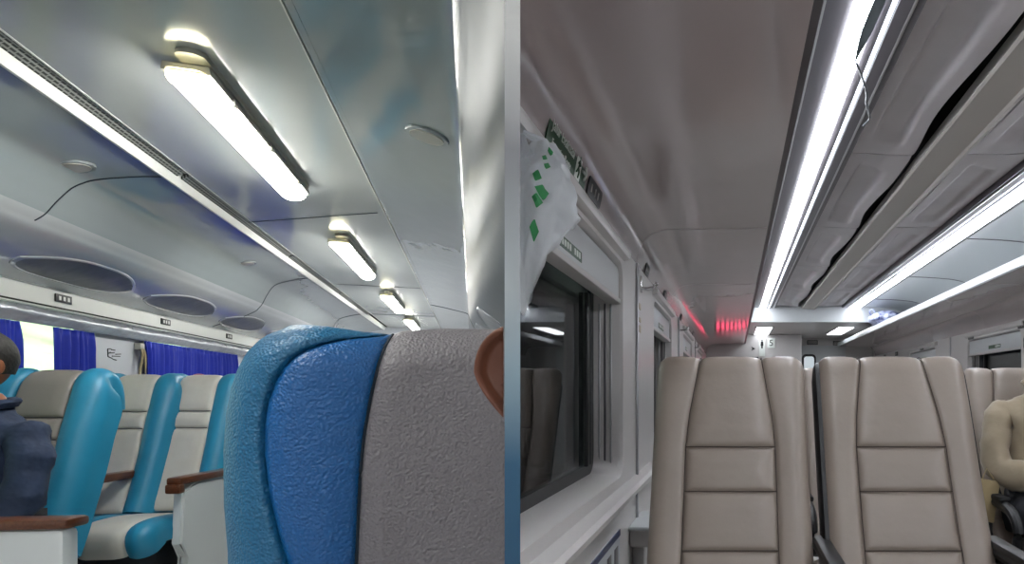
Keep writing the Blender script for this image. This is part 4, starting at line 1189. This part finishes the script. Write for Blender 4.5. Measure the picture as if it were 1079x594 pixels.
# ---------------------------------------------------------------- teal and taupe seats
def teal_seat(label, centre='taupe', arm_aisle=True, arm_mid=True, mirror=1, lean=1.0):
    t = thing('coach_seat', label, 'seat', (0, 0, FLOOR), group='teal and taupe coach seats')
    path = [(-.31, .47), (-.27, .56), (-.22, .69), (-.165, .84), (-.125, .97), (-.09, 1.06), (-.055, 1.15), (-.03, 1.20), (.015, 1.235), (.075, 1.236), (.12, 1.20), (.14, 1.14), (.145, 1.06)]
    path = [(y*lean, z) for y, z in path]
    cu = Cushion(path, .222, .055, .09, body_depth=.15)
    L_ = cu.len
    zt = lambda z: s_at_z(cu.pts, cu.L, z)
    za = zt(1.10); zm = zt(1.236)
    cu.taper = lambda tt: .040*min(1, max(0, (tt-za)/(zm-za)))**2
    cu.dm = lambda tt: .14 if tt < za else max(.072, .14-.068*(tt-za)/(zm-za)*1.15)
    s1, s2 = zt(1.03), zt(.93)
    sm = lambda tt: interp([(0, .125), (s1, .115), (L_, .10)], tt)
    mn = lambda tt: -sm(tt)
    cu.patch('side_bolster', lambda tt: -cu.edge(tt), mn, 0, L_, M['teal'], t, outer=(1, 0), inner_t=(0, 0), bulge=.028, ntt=44)
    cu.patch('side_bolster', sm, cu.edge, 0, L_, M['teal'], t, outer=(0, 1), inner_t=(0, 0), bulge=.028, ntt=44)
    cu.patch('headrest', mn, sm, s1, L_, M[centre], t, inner_t=(1, 0))
    cu.patch('back_cushion', mn, sm, s2, s1, M[centre], t)
    cu.patch('back_cushion', mn, sm, 0, s2, M[centre], t)
    for s_ in (s1, s2): cu.seam('piping', [(-sm(s_)+2*sm(s_)*k/20, s_) for k in range(21)], M['navy_seam'], t, .0016)
    cu.body('back_shell', M['teal'], t, 0, zt(1.14))
    cu.taper = None
    cp = [(-.28, .43), (-.42, .455), (-.60, .47), (-.72, .46), (-.775, .42), (-.775, .36), (-.75, .31)]
    sc_ = Cushion(cp, .215, .05, .05, body_depth=.10, flip=-1)
    f = lambda tt: .115
    sc_.patch('cushion_side', lambda tt: -sc_.edge(tt), lambda tt: -.115, 0, sc_.len, M['teal'], t, outer=(1, 0), inner_t=(0, 0), bulge=.02)
    sc_.patch('cushion_side', f, sc_.edge, 0, sc_.len, M['teal'], t, outer=(0, 1), inner_t=(0, 0), bulge=.02)
    sc_.patch('seat_cushion', lambda tt: -.115, f, 0, sc_.len, M[centre], t, inner_t=(0, 0), bulge=.018)
    sc_.body('seat_pan', M['shell'], t)
    bm = nb(); box(bm, -.17, .17, -.66, -.15, 0, .06, .01); box(bm, -.15, .15, -.6, -.2, .06, .34, .02)
    obj('pedestal', bm, M['shell'], t)
    if arm_mid:
        bm = bx(-.225, -.165, -.55, -.12, .655, .70, .012); obj('armrest', bm, M['wood'], t)
    if arm_aisle:
        bm = nb(); pr = [(.228, .30), (.228, .64), (.29, .64), (.29, .30)]
        # white moulded side panel
        pts = [(-.62, .0), (-.56, .26), (-.63, .34), (-.61, .62), (-.50, .655), (-.20, .655), (-.10, .45), (-.12, 0)]
        a = [bm.verts.new((.232, y, z)) for y, z in pts]; b = [bm.verts.new((.285, y, z)) for y, z in pts]
        n = len(pts)
        for i in range(n): bm.faces.new((a[i], a[(i+1) % n], b[(i+1) % n], b[i]))
        f0 = bm.faces.new(a[::-1]); f1 = bm.faces.new(b)
        bmesh.ops.bevel(bm, geom=list(f1.edges)+list(f0.edges), offset=.01, segments=2, affect='EDGES')
        sp = obj('side_panel', bm, M['arm_white'], t, angle=40)
        bm = bx(.222, .297, -.65, -.20, .655, .695, .012); box(bm, .222, .297, -.66, -.615, .61, .66, .01); obj('arm_top', bm, M['wood'], sp)
    return t
def seatL(u, yw, rz, label, base=None, **k):
    X, Y = at(u, yw)
    t = teal_seat(label, **k) if base is None else copy_tree(base)
    place(t, (X, Y, FLOOR), rz, label); return t
RZ = R(-14)
sA = seatL(146, 4.0, RZ, 'teal seat with taupe centre by the wall, left one of the facing pair', arm_aisle=False, arm_mid=False)
sB = seatL(212, 4.1, RZ, 'teal seat with taupe centre and white arm panel, right of the facing pair')
sN = seatL(57, 3.12, RZ, 'nearest teal seat with dark taupe headrest behind the person in denim', centre='taupe_dark', arm_aisle=False, arm_mid=False)
# rows beyond, seen in the glossy ceiling
for k, (x, y, lab) in enumerate(((-1.98, 7.3, 'far'), (-1.5, 7.3, 'far'), (-.30, 3.0, 'front'), (-.30, 4.2, 'front'), (-.30, 5.4, 'front'), (-.30, 6.6, 'front'))):
    s_ = copy_tree(sA if k != 1 else sB)
    place(s_, (x, y, FLOOR), 0, ['teal seat by the curtain one row behind the facing pair', 'teal aisle seat one row behind the facing pair', 'teal seat directly beyond the big near seat', 'teal seat two rows beyond the big near seat', 'teal seat three rows beyond the big near seat', 'teal seat four rows beyond the big near seat'][k])
# pink headwear of somebody behind the pair
t = thing('person', 'person in pink headwear whose head top shows behind the pair of seats', 'person', at(209, 5.0)+(0,), 0)
bm = nb(); ellipsoid(bm, (0, 0, .015), (.072, .085, .105), 24, 18, head_fn); ellipsoid(bm, (0, .02, -.17), (.05, .05, .11)); ellipsoid(bm, (0, .04, -.38), (.19, .11, .19)); body = obj('body', bm, M['skin'], t)
bm = nb(); ellipsoid(bm, (0, .012, .025), (.082, .092, .108), 24, 18); ellipsoid(bm, (0, .03, -.24), (.16, .11, .17)); obj('headscarf', bm, M['pink'], body)
# person in denim, near left
X, Y = at(-16, 2.58)
seated('person in a dark navy denim jacket with short black hair, at left edge', (X, Y, FLOOR+.49), R(-35), M['denim'], M['dark_cloth'], 'lap')
# wood topped white arm panel in front of him
X, Y = at(76, 2.25)
t = thing('arm_panel', 'white arm panel with varnished wood top at the bottom left corner', 'arm panel', (X, Y, FLOOR), RZ)
obj('side_panel', bx(-.50, .0, -.035, .035, 0, .690, .02), M['arm_white'], t)
obj('arm_top', bx(-.52, .02, -.05, .05, .690, .725, .012), M['wood'], t)

# ---------------------------------------------------------------- the big near seat
yS = 1.0
def bxp(u, Y=yS):    # local X on the plane Y of the near seat seen at column u
    k = (u-497)*cT/F
    return k*cT*Y/(1-k*sT)
def bzp(u, v, Y=yS):
    X = bxp(u, Y); return (414-v)/F*(X*sT+Y*cT)
t = thing('coach_seat', 'big blue and grey leather seat close to the camera', 'seat', (0, yS, 0), group=None)
def big_seat():
    outl = [(594, 222), (540, 217.5), (480, 217), (440, 220), (410, 226), (390, 233), (372, 242), (358, 253), (349, 264), (343, 278)]
    Z = lambda u, v: bzp(u, v)
    left = [(Z(u, v), bxp(u)) for v, u in outl]
    ztop = lambda X: interp([(bxp(250), bzp(250, 341)), (bxp(300), bzp(300, 339)), (bxp(340), bzp(340, 343)), (bxp(380), bzp(380, 349)), (bxp(408), bzp(408, 351)), (bxp(425), bzp(425, 347)), (bxp(470), bzp(470, 345)), (.1, bzp(532, 345))], X)
    seam1 = [(bzp(u, v), bxp(u)) for v, u in ((640, 375), (594, 376), (500, 380), (460, 384), (420, 391), (385, 399), (365, 405), (351, 411))]
    seam2 = [(bzp(u, v), bxp(u)) for v, u in ((640, 322), (594, 305), (560, 294), (520, 284), (480, 279), (450, 279), (425, 283), (405, 291), (390, 300), (378, 312), (370, 326), (364, 342), (359, 362), (356, 385), (354, 400), (351, 408))]
    def rng(tab, z): return interp(tab, z)
    zb = -.36
    cx = -.05
    def face(X, z):        # depth of the padded face
        xl = interp([(zb, left[0][1])]+left, z)
        d = max(0, X-xl); y = 0
        r = .085
        if d < r: y += .085*(1-math.sqrt(max(0, 1-(1-d/r)**2)))**1.0
        e = max(0, ztop(X)-z); r2 = .06
        if e < r2: y += .055*(1-math.sqrt(max(0, 1-(1-e/r2)**2)))
        s1 = interp(seam1, z)
        y -= .012*math.exp(-((X-(-.20))/.07)**2)
        return y
    def patch(name, fl, fr, m, gl, gr, nX=40, nZ=90, ztp=None, zlo=zb, bul=.010):
        bm = nb(); g = []
        for i in range(nZ+1):
            q = i/nZ; q = 1-(1-q)**1.6
            row = []
            for j in range(nX+1):
                p = .5-.5*math.cos(PI*j/nX)
                # iterate: z top depends on X
                z = zlo+((ztp or .12)-zlo)*q
                X = fl(z)+(fr(z)-fl(z))*p
                zt = ztop(X)
                z2 = min(z, zt)
                w = fr(z)-fl(z)
                dm = min((X-fl(z)) if gl else 1, (fr(z)-X) if gr else 1)
                y = face(X, z2)-bul*max(0, min(1, dm/.03))**.5+.005*math.exp(-(dm/.004)**2)
                y += max(0, z-zt)*1.5      # roll over the top to the back
                row.append(bm.verts.new((X, y, z2)))
            g.append(row)
        for i in range(nZ):
            for j in range(nX):
                bm.faces.new((g[i][j], g[i][j+1], g[i+1][j+1], g[i+1][j]))
        bmesh.ops.remove_doubles(bm, verts=bm.verts[:], dist=1e-5)
        o = obj(name, bm, m, t, angle=180, clip=-1)
        return o
    L = lambda z: interp([(zb, left[0][1])]+left+[(.13, bxp(300))], z)
    S1 = lambda z: interp(seam1, z); S2 = lambda z: max(L(z)+.002, interp(seam2, z))
    ZT = bzp(300, 339)
    patch('outer_wing', L, lambda z: min(S2(z), S1(z)), M['teal_side'], False, True, nX=34, ztp=ZT+.02)
    patch('inner_wing', S2, S1, M['teal_deep'], True, True, ztp=ZT)
    patch('centre_cushion', S1, lambda z: .10, M['grey_emboss'], True, False, ztp=ZT+.02)
    # solid body behind the padding
    bm = nb(); A = []; B = []
    out = [(L(z)+.012, z) for z in [zb+(bzp(264, 349)-zb)*k/24 for k in range(25)]]
    out += [(bxp(u), ztop(bxp(u))-.012) for u in (280, 300, 330, 360, 390, 420, 470, 560)]
    out += [(.12, zb)]
    for X, z in out:
        A.append(bm.verts.new((X, .10 if X < .1 else .06, z))); B.append(bm.verts.new((X+.02 if X < 0 else X, .20, z-.01)))
    F_ = [bm.verts.new((min(X+.05, .12), .05, z-.03 if z > -.3 else z)) for X, z in out]
    n = len(out)
    for i in range(n):
        bm.faces.new((A[i], A[(i+1) % n], B[(i+1) % n], B[i])); bm.faces.new((F_[i], F_[(i+1) % n], A[(i+1) % n], A[i]))
    bm.faces.new(B); bm.faces.new(F_[::-1])
    obj('back_shell', bm, M['teal_side'], t, angle=50, clip=-1)
    bm = nb(); tube(bm, [(S1(z), face(S1(z), z)+.002, z) for z in [zb+(ZT-.012-zb)*k/50 for k in range(51)]], .0022, 6)
    obj('piping', bm, M['navy_seam'], t)
    # seat base down to the floor
    bm = nb(); box(bm, -.29, .05, -.38, .12, -.78, -.66, .03); obj('seat_cushion', bm, M['grey_emboss'], t, clip=-1)
    bm = nb(); box(bm, -.25, .05, -.30, .10, FLOOR, -.78, .02); box(bm, -.27, .05, .02, .14, -.70, -.33, .02); obj('pedestal', bm, M['shell'], t, clip=-1)
big_seat()

# ear and head of the passenger at the big seat, half hidden by the partition
FR = FR_R
t = thing('person', 'person seen only as a brown ear and cheek in front of the grey seat', 'person', (-.150, .46, 0))
bm = nb()
ellipsoid(bm, (.075, .05, -.02), (.070, .085, .10), 32, 24)
ellipsoid(bm, (.07, .05, -.14), (.052, .05, .10), 24, 16)
# ear shell
NA, NR = 48, 16
rows = []
def ear_pt(a, r):
    c, s_ = math.cos(a), math.sin(a)
    w = .0205 if c < 0 else .020
    hgt = .030 if s_ > 0 else .036
    lobe = 1-.42*max(0, -s_)**1.5
    x = c*w*r*lobe+(.006 if s_ < 0 else 0)*(-s_); z = s_*hgt*r
    rim = math.exp(-((r-.90)/.09)**2)
    y = .010-.011*rim+.004*(1-r)-.006*math.exp(-((r-.55)/.12)**2)*max(0, c*.6+.3)
    return (x*1.12-.0085+.003, y-.010, z*1.06+.013)
for i in range(NR+1):
    r = i/NR
    rows.append([bm.verts.new(ear_pt(2*PI*j/NA, max(r, .02))) for j in range(NA)])
for A, B in zip(rows, rows[1:]):
    for j in range(NA): bm.faces.new((A[j], A[(j+1) % NA], B[(j+1) % NA], B[j]))
bm.faces.new(rows[0])
bk = [bm.verts.new((v.co.x*.8+.002, v.co.y+.018, v.co.z*.85)) for v in rows[-1]]
for j in range(NA): bm.faces.new((rows[-1][j], rows[-1][(j+1) % NA], bk[(j+1) % NA], bk[j]))
bm.faces.new(bk)
body = obj('body', bm, M['skin_ear'], t, angle=180, clip=-1)
bm = nb(); ellipsoid(bm, (.04, .05, -.40), (.12, .09, .26), 28, 18); obj('jacket', bm, M['dark_cloth'], body, clip=-1)

# ================================================================ OUTDOORS at the left windows, lights, camera
FR = FR_L
bm = nb(); rows = []
for i in range(30):
    r = []
    for j in range(60):
        x = -4.0-14*i/29; y = -6+75*j/59
        z = -1.6+4.6*max(0, min(1, (i-4)/18))+.25*noise.noise(Vector((x*.5, y*.5, 0)))
        r.append(bm.verts.new((x, y, z)))
    rows.append(r)
for A, B in zip(rows, rows[1:]):
    for j in range(59): bm.faces.new((A[j], A[j+1], B[j+1], B[j]))
struct('ground', bm, M['meadow'], angle=180)
su = bpy.data.lights.new('sun', 'SUN'); su.energy = 9; su.angle = R(3); so = bpy.data.objects.new('sun', su); C.objects.link(so)
so.rotation_euler = (0, R(38), R(21.6))       # shines down toward the left, over both roofs
w = bpy.data.worlds.new('world'); sc.world = w; w.use_nodes = True
w.node_tree.nodes['Background'].inputs[0].default_value = (.012, .015, .02, 1); w.node_tree.nodes['Background'].inputs[1].default_value = 1

cam = bpy.data.cameras.new('camera'); co = bpy.data.objects.new('camera', cam); C.objects.link(co)
cam.sensor_fit = 'HORIZONTAL'; cam.sensor_width = 36; cam.lens = 36*F/1079
cam.shift_x = -(774-539.5)/1079; cam.shift_y = (412-297)/1079
cam.clip_start = .02; cam.clip_end = 200
co.location = (0, 0, 0); co.rotation_euler = (PI/2, 0, 0)
sc.camera = co
sc.view_settings.view_transform = 'Standard'; sc.view_settings.look = 'None'; sc.view_settings.exposure = .7; sc.view_settings.gamma = 1
sc.view_settings.use_curve_mapping = False
sc.cycles.use_denoising = True
sc.cycles.max_bounces = 8
